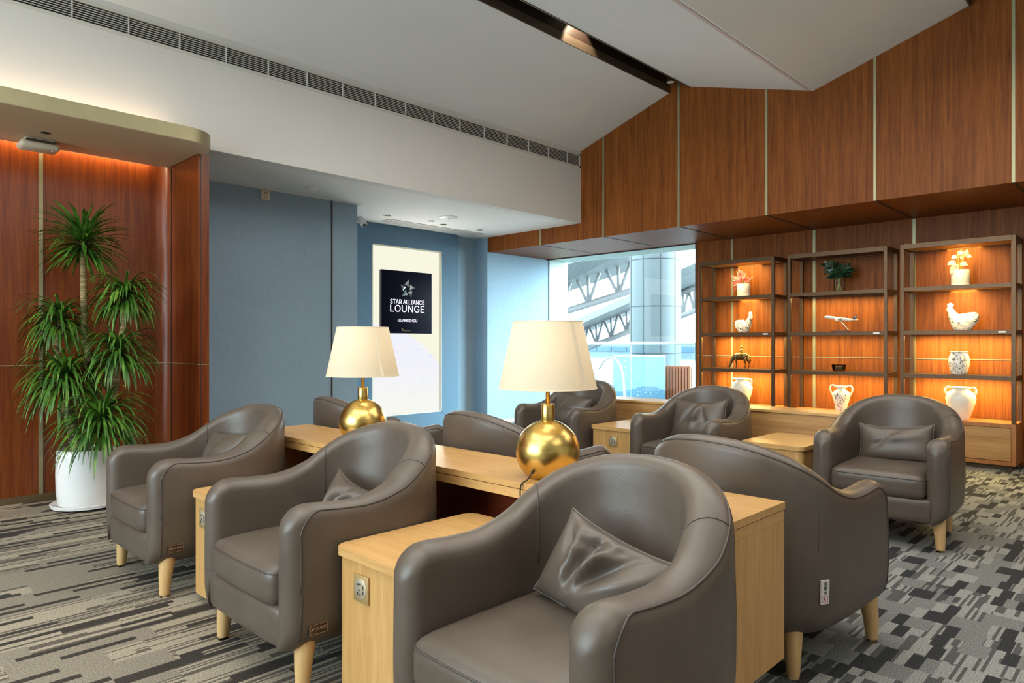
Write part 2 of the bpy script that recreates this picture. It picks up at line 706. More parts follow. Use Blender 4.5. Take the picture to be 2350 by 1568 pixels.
# bulkhead with the air slot, dropped soffit
bm = B()
box(bm, XB, XF, YB, 5.66, ZS, 3.451)
box(bm, XB, XF, YB, 5.66, 3.606, 3.72)
struct('wall_bulkhead', bm, M['paint_bulkhead'])
bm = B(); box(bm, XB, XF, 5.655, 5.70, 3.40, 3.66)
struct('trim_12', bm, M['black'])
bm = B(); box(bm, XB, XF + .02, 5.658, 7.7, ZS, ZS + .12)
struct('ceiling_soffit', bm, M['paint_white'])

# the rest of the room shell: plain walls behind the camera, one with an added opening for fill daylight
bm = B(); box(bm, XB - .2, 8.8, YF - .2, YF, 0, 4.8)
struct('wall_front', bm, M['paint_white'])
bm = B(); box(bm, XB - .2, XB, YF, 7.7, 0, .6); box(bm, XB - .2, XB, YF, 7.7, 4.2, 4.8); box(bm, XB - .2, XB, YF, .6, .6, 4.2); box(bm, XB - .2, XB, 7.6, 7.7, .6, 4.2)
struct('wall_west', bm, M['paint_white'])

# folded ceiling panels with open dark slots between them


def ceil_panel(name, prof, t=.05):
    bm = B()
    a = [(XB, y, z) for y, z in prof] + [(XB, y, z + t) for y, z in reversed(prof)]
    prism_dir(bm, a, (XF - XB, 0, 0))
    return struct(name, bm, M['paint_ceiling'])


ceil_panel('ceiling_1', [(5.60, 3.641), (4.227, 4.083)])
ceil_panel('ceiling_2', [(3.974, 4.085), (2.607, 3.689), (1.298, 4.088)])
ceil_panel('ceiling_3', [(1.045, 4.09), (-.30, 3.69), (-1.62, 4.09)])
ceil_panel('ceiling_4', [(-1.87, 4.09), (-3.2, 3.69), (-5.0, 4.2)])
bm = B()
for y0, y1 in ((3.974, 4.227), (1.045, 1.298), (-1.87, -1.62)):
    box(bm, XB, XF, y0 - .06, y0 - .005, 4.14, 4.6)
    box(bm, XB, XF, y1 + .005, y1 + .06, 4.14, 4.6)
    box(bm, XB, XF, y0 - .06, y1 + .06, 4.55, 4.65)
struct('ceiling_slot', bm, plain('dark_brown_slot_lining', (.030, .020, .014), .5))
bm = B()
for y0, y1 in ((3.974, 4.227), (1.045, 1.298)):
    box(bm, XB, XF, y0 - .004, y0 + .006, 4.075, 4.155)
    box(bm, XB, XF, y1 - .006, y1 + .004, 4.072, 4.155)
struct('trim_13', bm, plain('bronze_slot_edge', (.16, .13, .09), .45, .5))
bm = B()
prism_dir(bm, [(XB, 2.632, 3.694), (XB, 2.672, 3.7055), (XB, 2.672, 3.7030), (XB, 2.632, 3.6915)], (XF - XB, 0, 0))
struct('fold_reflection_strip', bm, plain('pink_fold_reflection', (.66, .55, .53), .7, mottled=.02))  # reflected light along the ceiling fold, painted as a pink band
bm = B(); box(bm, XB, XF, YF, 7.7, 4.75, 4.85)
struct('ceiling_deck', bm, M['black'])

# canopy over the left wall, brass edge, indirect light above and behind it
nose = [(1.95 + .22 * math.sin(a), 5.434 - .22 * math.cos(a)) for a in [i * PI / 20 for i in range(11)]]
bm = B()
prism(bm, [(XB, 5.214)] + nose + [(2.17, 5.53), (2.128, 5.53), (2.128, 6.15), (XB, 6.15)], 2.68, 2.712)
prism(bm, [(XB, 5.216)] + [(x - .002, y + .001) for x, y in nose] + [(2.168, 5.5), (XB, 5.5)], 2.711, 2.775)
struct('ceiling_canopy', bm, M['canopy_paint'])
bm = B()
out = [(x, y - .004) for x, y in [(XB, 5.214)]] + [(1.95 + .224 * math.sin(a), 5.434 - .224 * math.cos(a)) for a in [i * PI / 20 for i in range(11)]] + [(2.174, 5.5)]
inn = [(XB, 5.215)] + [(1.95 + .215 * math.sin(a), 5.434 - .215 * math.cos(a)) for a in [i * PI / 20 for i in range(11)]] + [(2.165, 5.5)]
prism(bm, out + inn[::-1], 2.683, 2.783)
struct('trim_15', bm, M['brass_trim'], sharp=30)
lamp('canopy_cove_strip', 'AREA', (-1.2, 5.40, 2.79), 6, (1, .74, .48), 6.2, .03, aim=(-1.2, 5.54, 2.92))
lamp('wall_wash_strip', 'AREA', (-1.4, 6.172, 2.735), 60, (1.0, .70, .40), 6.8, .03, aim=(-1.4, 6.19, 0))

# ================================================================== things on walls and ceilings
# long air grille
g = thing('air_grille', 'long white slatted air grille along the top of the white bulkhead', 'air vent', (0, YB, 3.53))
bm = B()
for z in (3.449, 3.604):
    box(bm, XB, XF - .012, -.004 + YB, YB + .012, z - .010, z + .014)
box(bm, XF - .03, XF - .012, YB - .004, YB + .012, 3.44, 3.618)
f = obj('frame', bm, M['grille_metal'], g); f.location = (0, -YB, -3.53)
bm = B()
for k in range(9):
    z = 3.464 + k * .0162
    prism_dir(bm, [(XB, YB + .004, z), (XB, YB + .034, z + .006), (XB, YB + .034, z + .0095), (XB, YB + .004, z + .0045)], (XF - .03 - XB, 0, 0))
x = .92 - .36 * 16
while x < XF - .05:
    box(bm, x, x + .006, YB + .002, YB + .02, 3.455, 3.602)
    x += .36
s = obj('slats', bm, M['grille_metal'], g); s.location = (0, -YB, -3.53)

# soffit fittings


def disc(name, label, cat, x, y, r, h, mat, group=None, z=ZS, prof=None):
    bm = B()
    lathe(bm, prof or [(0, -h), (r * .75, -h), (r, -h * .35), (r, 0)], 28)
    o = obj(name, bm, mat, None, sharp=40)
    o.location = (x, y, z)
    return tag(o, label, cat, group)


disc('smoke_detector', 'flat white smoke detector on the soffit above the blue wall', 'smoke detector', 3.49, 6.195, .055, .022, M['white_plastic'])
disc('motion_sensor', 'tiny white ceiling sensor between the round speaker and the linear diffuser', 'sensor', 5.494, 6.80, .045, .016, M['white_plastic'])
sp = disc('ceiling_speaker', 'large round white ceiling speaker on the lowered soffit', 'speaker', 5.481, 6.436, .115, .014, M['white_plastic'])
bm = B(); lathe(bm, [(0, -.0175), (.012, -.0165), (.014, -.013)], 12)
obj('center_screw', bm, M['grey_plastic'], sp)
for i, (x, y, lb) in enumerate(((4.889, 6.877, 'small recessed downlight nearest the blue wall corner'), (5.764, 6.881, 'small recessed downlight beside the linear ceiling diffuser, middle of three'), (6.392, 6.857, 'small recessed downlight nearest the wooden fascia'))):
    t = thing('recessed_downlight', lb, 'downlight', (x, y, ZS), 0, 'recessed downlights in the soffit')
    bm = B(); lathe(bm, [(.040, 0), (.052, -.004), (.052, 0)], 24, caps=False); lathe(bm, [(.052, -.0005), (.040, -.0005)], 24, caps=False)
    obj('bezel', bm, M['chrome'], t, True)
    bm = B(); lathe(bm, [(0, -.003), (.039, -.003), (.040, -.001)], 24)
    obj('lamp_well', bm, M['black'], t, True)
df = thing('linear_diffuser', 'slim linear air diffuser set in the soffit above the lit sign', 'air vent', (5.85, 7.15, ZS))
bm = B()
for y in (-.10, -.03, .04, .11):
    box(bm, -.80, .80, y - .008, y + .008, -.006, -.001)
for x in (-.80, .80):
    box(bm, x - .008, x + .008, -.108, .118, -.006, -.001)
obj('frame', bm, plain('diffuser_metal', (.52, .50, .47), .5), df)
bm = B(); box(bm, -.79, .79, -.10, .11, -.003, -.0005)
obj('baffle', bm, plain('diffuser_baffle', (.44, .43, .42), .6), df)

# security camera behind the wall corner
cc = thing('security_camera', 'white security camera peeping from behind the blue wall corner', 'camera', (4.283, 6.66, 2.56))
bm = B(); lathe(bm, [(.0, .0), (.03, 0), (.03, .02), (.012, .03), (.012, .07)], 16, axis='X')
obj('mount', bm, M['white_plastic'], cc, sharp=35)
bm = B(); loft(bm, [(.075, .02, .05), (.085, -.02, .01), (.095, -.055, -.035)], [.034, .038, .036], 16)
obj('housing', bm, M['white_plastic'], cc, sharp=40)
bm = B(); loft(bm, [(.0955, -.057, -.037), (.097, -.062, -.043)], [.024, .022], 14)
obj('lens', bm, M['black'], cc, True)

# wall socket high on the blue wall
ws = thing('wall_socket', 'cream socket plate high on the blue wall under the soffit', 'power socket', (3.205, 6.6, 2.683))
bm = B(); box(bm, -.048, .048, -.012, 0, -.048, .048, .004)
obj('faceplate', bm, M['cream_plastic'], ws, sharp=40)
bm = B()
for dx, dz in ((-.012, .022), (.012, .022), (0, -.006), (-.012, -.024), (.012, -.024)):
    box(bm, dx - .004, dx + .004, -.0128, -.0115, dz - .007 * (dz > 0) - .004, dz + .004)
obj('pin_holes', bm, M['black'], ws)

# wifi box under the canopy
ap = thing('access_point', 'ribbed cream wireless box under the canopy above the plant wall', 'wifi box', (1.175, 6.0, 2.68))
bm = B(); box(bm, -.125, .125, -.085, .085, -.075, -.018, .028, 3); box(bm, -.09, .09, -.06, .06, -.03, 0)
obj('housing', bm, M['cream_plastic'], ap, sharp=50)
bm = B()
for k in range(20):
    x = -.088 + k * .0093
    box(bm, x, x + .0045, -.082, -.060, -.034, -.010)
obj('vent_ribs', bm, plain('dark_vent_rib', (.09, .065, .045), .6), ap)
bm = B(); lathe(bm, [(0, -.0765), (.003, -.0762), (.0035, -.074)], 10, (.075, -.045, 0))
obj('status_light', bm, emission('white_status_glow', (1, 1, 1), 1.2), ap, True)
disc('sensor_hole', 'small dark round sensor hole in the canopy next to the wireless box', 'sensor', 1.167, 5.741, .030, .004, M['black'], z=2.68)

# spotlights in the ceiling slot
for (x, y, zz, lit, lb) in ((6.72, 4.09, 4.14, 0, 'white-faced track spotlight at the far end of the dark ceiling slot by the wood wall'), (5.22, 4.06, 4.42, 1, 'lit copper-toned spotlight recessed midway along the dark ceiling slot')):
    t = thing('slot_spotlight', lb, 'spotlight', (x, y, zz), 0, 'spotlights in the ceiling slot')
    bm = B(); bar(bm, (0, 0, .03), (0, 0, .13 if lit else .42), .008, 8)
    obj('stem', bm, M['black'] if lit else M['brass_trim'], t, True)
    bm = B()
    lathe(bm, [(.02, .06), (.038, .03), (.046, -.03), (.046, -.035)], 20, caps=False)
    lathe(bm, [(0, .055), (.02, .06)], 20, caps=False)
    obj('housing', bm, M['black'] if lit else M['bronze'], t, sharp=40)
    bm = B(); lathe(bm, [(0, -.03), (.044, -.031)], 20, caps=False)
    if lit:
        obj('lens', bm, emission('warm_spot_lens', (1, .8, .55), 3.0), t)
    else:
        obj('lens', bm, M['white_plastic'], t)
lamp('slot_spot_beam', 'SPOT', (5.22, 4.05, 4.36), 26, (1, .74, .52), aim=(5.25, 4.232, 4.12), spot=1.5, blend=.35, radius=.015)

# ================================================================== lit sign box
lb = thing('light_box', 'tall backlit picture box with deep blue frame on the back wall', 'light box', (5.60, 7.516, 0))
LBX0, LBX1, LBZ0, LBZ1, LBY = -.572, .582, .235, 2.468, -.106
bm = B()
for (x0, x1, z0, z1) in ((-.90, LBX0, 0, 2.733), (LBX1, .883, 0, 2.733), (LBX0, LBX1, LBZ1, 2.733), (LBX0, LBX1, 0, LBZ0)):
    box(bm, x0, x1, LBY, 0, z0, z1)
obj('frame', bm, plain('deep_blue_frame', (.105, .19, .27), .6, spec=.3, mottled=.05, mscale=30), lb)
mlm = plain('mitre_line', (.16, .26, .34), .6)
for za, zb_ in ((LBZ1, 2.733), (LBZ0, .0)):
    bm = B(); bar(bm, (LBX1, LBY - .001, za), (.883, LBY - .001, zb_), .002)
    obj('mitre_line', bm, mlm, lb)
bm = B()
for (x0, x1, z0, z1) in ((LBX1 - .014, LBX1, LBZ0, LBZ1), (LBX0, LBX0 + .014, LBZ0, LBZ1), (LBX0, LBX1, LBZ1 - .014, LBZ1), (LBX0, LBX1, LBZ0, LBZ0 + .014)):
    box(bm, x0, x1, LBY + .0, LBY + .05, z0, z1)
obj('inner_lip', bm, plain('cream_lip', (.72, .68, .55), .5), lb)


def mk_picture():
    t = NT('backlit_planet_picture')
    sp = t.n('ShaderNodeSeparateXYZ')
    t.l(t.n('ShaderNodeTexCoord').outputs['Object'], sp.inputs[0])
    x, z = sp.outputs[0], sp.outputs[2]
    # planet disc rising from the lower left
    dx = t.math('SUBTRACT', x, -.62); dz = t.math('SUBTRACT', z, -.10)
    d = t.math('SQRT', t.math('ADD', t.math('MULTIPLY', dx, dx), t.math('MULTIPLY', dz, dz)))
    inside = t.n('ShaderNodeMapRange'); t.l(d, inside.inputs[0])
    inside.inputs[1].default_value = 1.565; inside.inputs[2].default_value = 1.535
    inside.inputs[3].default_value = 0; inside.inputs[4].default_value = 1
    v = t.pos('Object', (1.6, 1, 4.2))
    n = t.noise(v, 3.2, 9, .72, .5)
    land = t.ramp(n, [(.34, (.84, .86, 1.0)), (.5, (.93, .93, 1.0)), (.62, (.90, .89, .99)), (.72, (1, 1, .98))])
    low = t.n('ShaderNodeMapRange'); t.l(z, low.inputs[0])
    low.inputs[1].default_value = .95; low.inputs[2].default_value = .35
    land = t.mix(t.math('MULTIPLY', low.outputs[0], .55), land, (.98, 1.0, .82, 1))
    sky = t.ramp(t.noise(t.pos('Object', (1, 1, 1)), .9, 2), [(.3, (.95, .93, .72)), (.7, (.98, .97, .80))])
    c = t.mix(inside.outputs[0], sky, land)
    e = t.n('ShaderNodeEmission'); t.l(c, e.inputs[0]); e.inputs[1].default_value = .74
    t.l(e.outputs[0], t.out.inputs[0])
    return t.m


bm = B(); box(bm, LBX0, LBX1, LBY + .045, LBY + .055, LBZ0, LBZ1)
obj('picture_panel', bm, mk_picture(), lb)
lamp('light_box_glow', 'AREA', (5.605, 7.40, 1.35), 36, (1, .98, .9), 1.1, 2.2, aim=(5.605, 0, 1.35))

# lounge name sign: black panel hung in front of the lit picture
sg = thing('lounge_sign', 'black sign panel with silver star and white STAR ALLIANCE LOUNGE lettering', 'sign', (5.55, 7.41, 1.73))
bm = B(); box(bm, -.412, .412, -.052, -.002, -.412, .412, .004)
pan = obj('panel', bm, NT('satin_black_acrylic').set(.5, 0, .04, **{'Base Color': (.004, .004, .012, 1)}).m, sg, sharp=40)
violet = emission('white_violet_sign_glow', (.84, .80, 1.0), 1.15)
for body, wd, ht, z in (('STAR ALLIANCE', .560, .060, .006), ('LOUNGE', .560, .094, -.084), ('GUANGZHOU', .317, .037, -.240)):
    o = text_mesh('lettering', body, .1, violet, sg, .002)
    xs_ = [v.co.x for v in o.data.vertices]; ys_ = [v.co.y for v in o.data.vertices]
    fx, fy = wd / (max(xs_) - min(xs_)), ht / (max(ys_) - min(ys_))
    mx_, my_ = (max(xs_) + min(xs_)) / 2, (max(ys_) + min(ys_)) / 2
    for v in o.data.vertices:
        v.co.x = (v.co.x - mx_) * fx
        v.co.y = (v.co.y - my_) * fy
    o.location = (0.0, -.054, z)
    o.rotation_euler = (PI / 2, 0, 0)
    o['label'] = 'glowing white lettering'
silver = plain('brushed_silver_facet', (.55, .57, .56), .3, .8)
silver_dark = plain('dark_silver_facet', (.20, .23, .24), .35, .8)
for k in range(5):
    a = PI / 2 - k * 2 * PI / 5
    c = Vector((math.cos(a), 0, math.sin(a)))
    tn = Vector((-math.sin(a), 0, math.cos(a)))
    ctr = Vector((0, -.052, .175)) + c * .078
    tilt = .38
    ax = (c * math.cos(tilt) - tn * math.sin(tilt))
    ay = (c * math.sin(tilt) + tn * math.cos(tilt))
    p0, p1, p2 = ctr + ax * .052, ctr - ax * .034 + ay * .040, ctr - ax * .034 - ay * .040
    q = ctr + Vector((0, -.016, 0))
    bm = B()
    vs = [bm.verts.new(p) for p in (p0, p1, p2, q)]
    bm.faces.new((vs[0], vs[1], vs[3])); bm.faces.new((vs[1], vs[2], vs[3])); bm.faces.new((vs[2], vs[0], vs[3])); bm.faces.new((vs[0], vs[2], vs[1]))
    st = obj('star_point', bm, silver, sg)
    st.data.materials.append(silver_dark)
    st.data.polygons[2].material_index = 1
bm = B()
loft(bm, [(-.10, -.053, -.345), (-.085, -.053, -.362), (-.09, -.053, -.378), (-.06, -.053, -.372), (-.02, -.053, -.366), (.05, -.053, -.37)], .0035, 6)
loft(bm, [(-.092, -.053, -.35), (-.07, -.053, -.355)], .003, 6)
for x in range(6):
    bar(bm, (-.055 + x * .018, -.053, -.376), (-.049 + x * .018, -.053, -.387), .0025, 5)
obj('gold_signature', bm, plain('gold_ink', (.55, .43, .20), .35, .7), sg)

# ================================================================== ARMCHAIRS (local: faces -x, origin on the floor below the centre)
CH_D, CH_W = .380, .380      # half depth, half width
NS, NH = 44, 11              # stations per half, points per wall


def spow(v, p):
    return math.copysign(abs(v) ** p, v)


def plan(s, inner):
    """plan curve from the front of an arm (s=0) to the middle of the back (s=1), y >= 0"""
    if inner:
        xs, a, b, n = .01, .230, .267, 2.3
    else:
        xs, a, b, n = .070, .310, CH_W, 2.3
    if s < .46:
        k = s / .46
        x = -CH_D + (xs + CH_D) * k
        y = b - (.012 * (1 - k) if inner else .018 * (1 - k) ** 2)
        return x, y
    th = (s - .46) / .54 * PI / 2
    return xs + a * spow(math.sin(th), 2 / n), b * spow(math.cos(th), 2 / n)


HK = [(0, .640), (.10, .648), (.22, .640), (.34, .640), (.46, .668), (.56, .722), (.68, .780), (.80, .820), (.90, .842), (1.0, .850)]


def top_h(s):
    for (a, ha), (b, hb) in zip(HK, HK[1:]):
        if s <= b:
            i = HK.index((a, ha))
            k = (s - a) / (b - a)
            p0 = HK[max(i - 1, 0)]; p3 = HK[min(i + 2, len(HK) - 1)]
            m1 = (hb - p0[1]) / (b - p0[0]); m2 = (p3[1] - ha) / (p3[0] - a)
            d = b - a
            k2, k3 = k * k, k * k * k
            return (2 * k3 - 3 * k2 + 1) * ha + (k3 - 2 * k2 + k) * d * m1 + (-2 * k3 + 3 * k2) * hb + (k3 - k2) * d * m2
    return HK[-1][1]


ZB0 = .160


def section(s, sign):
    ox, oy = plan(s, False)
    ix, iy = plan(s, True)
    zt = top_h(s)
    d = ox + CH_D if s < .46 else 9
    w = 1.0
    if d < .056:
        w = max(.10, math.sqrt(max(0, 1 - (1 - d / .056) ** 2)))
    if d < .09:
        zt -= .09 * (1 - math.sqrt(max(0, 1 - (1 - d / .09) ** 2)))
    cx, cy = (ox + ix) / 2, (oy + iy) / 2
    back = max(0, (s - .5) / .5)
    back = back * back * (3 - 2 * back)
    lean = .016 * back                       # back leans out a little towards the top
    P = []
    thick = math.hypot(ox - ix, oy - iy) * w
    topw = thick * (1 - .30 * back)
    r = topw * .5
    rz = r * .82
    ux, uy = (ox - ix), (oy - iy)
    L = math.hypot(ux, uy); ux /= L; uy /= L
    hx, hy = cx + ux * thick / 2, cy + uy * thick / 2       # outer at this station
    zo = zt - rz
    for k in range(NH):
        t = k / (NH - 1)
        z = ZB0 + (zo - ZB0) * t ** 1.5
        bul = .010 * math.sin(PI * min(1, t * 1.05)) - .020 * (1 - t) ** 2
        off = bul * w + lean * t - .034 * max(0, 1 - (z - ZB0) / .07) ** 2
        P.append((hx + ux * off, hy + uy * off, z))
    tx, ty = hx + ux * (lean) - ux * r, hy + uy * (lean) - uy * r   # arc centre
    for k in range(1, 10):
        a = PI * k / 10
        P.append((tx + ux * r * math.cos(a), ty + uy * r * math.cos(a), zo + rz * math.sin(a)))
    it = (tx - ux * r, ty - uy * r)
    ib = (cx - ux * thick / 2, cy - uy * thick / 2)
    zi = .25
    for k in range(NH):
        t = k / (NH - 1)
        z = zo + (zi - zo) * t
        e = t * t * (3 - 2 * t)
        P.append((it[0] + (ib[0] - it[0]) * e, it[1] + (ib[1] - it[1]) * e, z))
    return [Vector((x, y * sign, z)) for x, y, z in P]


def stations():
    ss = [0, .0015, .005, .010, .017, .025, .035, .046, .06] + [.06 + .94 * (k / NS) for k in range(1, NS + 1)]
    return ss


def shell_mesh():
    ss = stations()
    secs = [section(s, 1) for s in ss] + [section(s, -1) for s in reversed(ss[:-1])]
    bm = B()
    rows = [[bm.verts.new(p) for p in sec] for sec in secs]
    for a, b in zip(rows, rows[1:]):
        for i in range(len(a) - 1):
            bm.faces.new((a[i], b[i], b[i + 1], a[i + 1]))
    bm.faces.new(rows[0])
    bm.faces.new(rows[-1][::-1])
    # underside
    for a, b in zip(rows, rows[1:]):
        bm.faces.new((a[0], a[-1], b[-1], b[0]))
    return bm


def seam_path(idx, lift, s0=0.0):
    ss = [s for s in stations() if s >= s0]
    pts = []
    secs = [section(s, 1) for s in ss] + [section(s, -1) for s in reversed(ss[:-1])]
    for sec in secs:
        pts.append(sec[idx])
    return pts


def rounded_block(bm, x0, x1, y0, y1, z0, z1, r, n=10, crown=0.0, front=0.0, dent=0.0):
    c = Vector(((x0 + x1) / 2, (y0 + y1) / 2, (z0 + z1) / 2))
    h = Vector(((x1 - x0) / 2, (y1 - y0) / 2, (z1 - z0) / 2))
    cache = {}

    def vert(p):
        k = tuple(round(v, 5) for v in p)
        if k in cache:
            return cache[k]
        q = Vector((p[0] * h.x, p[1] * h.y, p[2] * h.z))
        inn = Vector((max(-h.x + r, min(h.x - r, q.x)), max(-h.y + r, min(h.y - r, q.y)), max(-h.z + r, min(h.z - r, q.z))))
        d = q - inn
        if d.length > 1e-9:
            d = d.normalized() * r
        q = inn + d
        u, v = q.x / h.x, q.y / h.y
        if q.z > 0:
            q.z += crown * (1 - u ** 4) * (1 - v ** 4) - dent * math.exp(-((u - .1) ** 2 + v * v) * 3)
        q.x -= front * (1 - v * v) * (u < 0) * abs(u)
        cache[k] = bm.verts.new(q + c)
        return cache[k]

    g = [math.sin((-1 + 2 * i / n) * PI / 2) for i in range(n + 1)]
    for ax in range(3):
        for sg in (-1, 1):
            for i in range(n):
                for j in range(n):
                    ps = []
                    for (a, b) in ((i, j), (i + 1, j), (i + 1, j + 1), (i, j + 1)):
                        p = [0, 0, 0]
                        p[ax] = sg
                        p[(ax + 1) % 3] = g[a]
                        p[(ax + 2) % 3] = g[b]
                        ps.append(vert(p))
                    bm.faces.new(ps if sg > 0 else ps[::-1])


def make_chair(name):
    t = empty(name)
    obj('shell', shell_mesh(), M['leather'], t, sharp=70)
    bm = B(); rounded_block(bm, -.374, .24, -.296, .296, ZB0, .300, .022, 8, 0, .010)
    obj('seat_base', bm, M['leather'], t, True)
    bm = B(); rounded_block(bm, -.387, .210, -.259, .259, .288, .432, .045, 14, .022, .010, .012)
    cu = obj('seat_cushion', bm, M['leather'], t, True)
    bm = B()
    loop = [(x, y) for x, y in rrect(-.3835, .207, -.2555, .2555, .044, 6)]
    loop = [p for (a, b) in zip(loop, loop[1:] + loop[:1]) for p in [(a[0] + (b[0] - a[0]) * k / 4, a[1] + (b[1] - a[1]) * k / 4) for k in range(4)]]
    loft(bm, [(x - .0100 * max(0, 1 - (y / .259) ** 2) * (x < -.3), y, .4085) for x, y in loop], .0032, 6, closed=True)
    obj('seam', bm, M['stitch'], cu, True)
    # piping along the outer top edge and down both arm fronts, seams where arm meets back
    bm = B()
    pts = seam_path(NH + 1, 0, .124)
    def front_run(sg):
        def at_z(s_, z):
            sec = section(s_, sg)[:NH + 2]
            for a, b in zip(sec, sec[1:]):
                if a.z <= z <= b.z:
                    return a.lerp(b, (z - a.z) / max(1e-6, b.z - a.z))
            return sec[-1] if z > sec[-1].z else sec[0]
        ze = section(.125, sg)[NH + 1].z
        P = [at_z(.044, ZB0 + .01 + (ze - .085 - ZB0 - .01) * k / 10) for k in range(10)]
        for k in range(10):
            a = k / 10 * PI / 2
            P.append(at_z(.044 + .081 * (1 - math.cos(a)), ze - .085 * (1 - math.sin(a))))
        return P
    lo_l, lo_r = front_run(1), front_run(-1)
    loft(bm, lo_l + pts + lo_r[::-1], .0036, 6)
    for sgn in (1, -1):
        loft(bm, section(.60, sgn)[NH + 1:NH + 9 + 5], .0022, 6)
        loft(bm, section(.60, sgn)[NH - 4:NH + 1], .0008, 6)
    obj('piping', bm, M['stitch'], t, True)
    for sx, sy in ((-1, 1), (-1, -1), (1, 1), (1, -1)):
        x = -.3025 if sx < 0 else .225
        y = .317 if sx < 0 else .27
        bm = B()
        loft(bm, [(x - sx * .012, sy * (y - .008), .20), (x - sx * .010, sy * (y - .007), .165), (x, sy * y, .09), (x + sx * .004, sy * (y + .003), .012), (x + sx * .004, sy * (y + .003), 0)], [.036, .036, .029, .023, .020], 18)
        obj('leg', bm, M['leg_wood'], t, sharp=50)
    return t


GR = 'taupe leather tub armchairs'
chairs = {}
base_chair = make_chair('tub_armchair')
FX = 1.098 + CH_D          # row one centre x
R3 = 4.43 + CH_D
spots = [
    ('A', FX, 3.754, 0, 'taupe leather tub armchair closest to the potted tree, at the end of the front row'),
    ('B', FX, 2.46, 0, 'taupe leather tub armchair in the middle of the front row, between two oak side tables'),
    ('C', FX, 1.190, 0, 'largest and nearest taupe leather tub armchair, holding a crumpled cushion'),
    ('D', 2.715, 1.243, 174, 'tub armchair seen from behind with a white tag on its lower back'),
    ('E', R3, 1.325, 3, 'dark tub armchair farthest right, a straight smooth cushion against its back'),
    ('F', R3, 2.71, 0, 'dark tub armchair between the two far oak side tables, its cushion slumped'),
    ('G', R3, 3.965, 0, 'tub armchair farthest back beside the window, partly behind the nearer lamp shade'),
    ('H', 2.70, 2.58, 174, 'tub armchair turned away behind the long desk, right behind the nearer brass lamp'),
    ('I', 2.70, 3.94, 172, 'tub armchair turned away behind the long desk, next to the farther brass lamp'),
]
for i, (k, x, y, rz, lbl) in enumerate(spots):
    if i == 0:
        r = base_chair
        r.location = (x, y, 0)
        r.rotation_euler = (0, 0, math.radians(rz))
        tag(r, lbl, 'armchair', GR)
    else:
        r = dup(base_chair, (x, y, 0), math.radians(rz), lbl, GR)
    chairs[k] = r


def side_pt(s, v, sgn=-1):
    """point on the outer wall of a chair at station s and height fraction v"""
    sec = section(s, sgn)
    i = v * (NH - 1)
    a, b = sec[int(i)], sec[int(i) + 1]
    return a + (b - a) * (i - int(i))


def side_ptz(s, z, sgn):
    sec = section(s, sgn)[:NH]
    for a, b in zip(sec, sec[1:]):
        if a.z <= z <= b.z:
            return a + (b - a) * ((z - a.z) / (b.z - a.z))
    return sec[-1]


# small dark name plates on the outer right side of the two left front-row chairs
for k in ('A', 'B'):
    p = side_ptz(.095, .232, -1)
    pl_ = empty('plate_mount')
    bpy.data.objects.remove(pl_)
    bm = B(); box(bm, -.036, .036, -.0035, .004, -.017, .017, .002)
    pl = obj('name_plate', bm, plain('dark_plate', (.035, .025, .020), .3, .4), chairs[k], sharp=40)
    pl.location = p + Vector((.012, -.0015, 0))
    pl.rotation_euler = (math.radians(-3), 0, math.radians(-1))
    pl['label'] = 'small dark metal name plate'
    bm = B()
    for x0, x1, z0, z1 in ((-.034, .034, .0148, .016), (-.034, .034, -.016, -.0148), (-.034, -.0328, -.016, .016), (.0328, .034, -.016, .016), (-.030, -.0292, -.010, .010), (-.0125, -.0117, -.010, .010), (-.030, -.0117, .0095, .0103), (-.030, -.0117, -.0103, -.0095)):
        box(bm, x0, x1, -.0042, -.003, z0, z1)
    prism_dir(bm, [(-.028, -.0032, .002), (-.014, -.0032, .006), (-.019, -.0032, -.001), (-.026, -.0032, -.004)], (0, -.001, 0))
    obj('emblem', bm, plain('copper_line', (.45, .30, .20), .35, .6), pl)
    tx = text_mesh('lettering', '\u5934\u7b49\u8231', .0145, plain('copper_letter', (.36, .24, .17), .4, .5), pl, .0004)
    tx.location = (.0105, -.0040, 0); tx.rotation_euler = (PI / 2, 0, 0)

# white tag on the lower back of chair D
s0 = .575
p = side_ptz(s0, .335, 1)
q = side_ptz(s0 + .02, .335, 1) - side_ptz(s0 - .02, .335, 1)
tgl = empty('x'); bpy.data.objects.remove(tgl)
bm = B(); box(bm, -.0175, .0175, -.003, .003, -.042, .042)
tw = obj('care_tag', bm, plain('white_tag', (.66, .64, .60), .6), chairs['D'])
tw.location = p + Vector((0.002, .004, -.01))
tw.rotation_euler = (math.radians(2), 0, math.atan2(q.y, q.x) + PI)
tw['label'] = 'white tag with black characters and a red square emblem'
tx = text_mesh('lettering', '\u5934\u7b49\u8231', .0155, plain('tag_ink', (.02, .025, .025), .6), tw, .0003, bold=.0003)
tx.location = (.002, -.0032, .014); tx.rotation_euler = (PI / 2, -PI / 2, 0)
bm = B()
for x0, x1, z0, z1 in ((-.012, .012, -.0125, -.0113), (-.012, .012, -.0357, -.0345), (-.012, -.0108, -.0357, -.0113), (.0108, .012, -.0357, -.0113)):
    box(bm, x0, x1, -.0036, -.0028, z0, z1)
prism_dir(bm, [(-.004, -.0030, -.014), (.000, -.0030, -.0235), (.006, -.0030, -.033), (-.001, -.0030, -.026), (-.006, -.0030, -.031)], (0, -.0006, 0))
obj('emblem', bm, plain('tag_red', (.45, .03, .03), .6), tw)

# ------------------------------------------------------------------ loose leather cushions


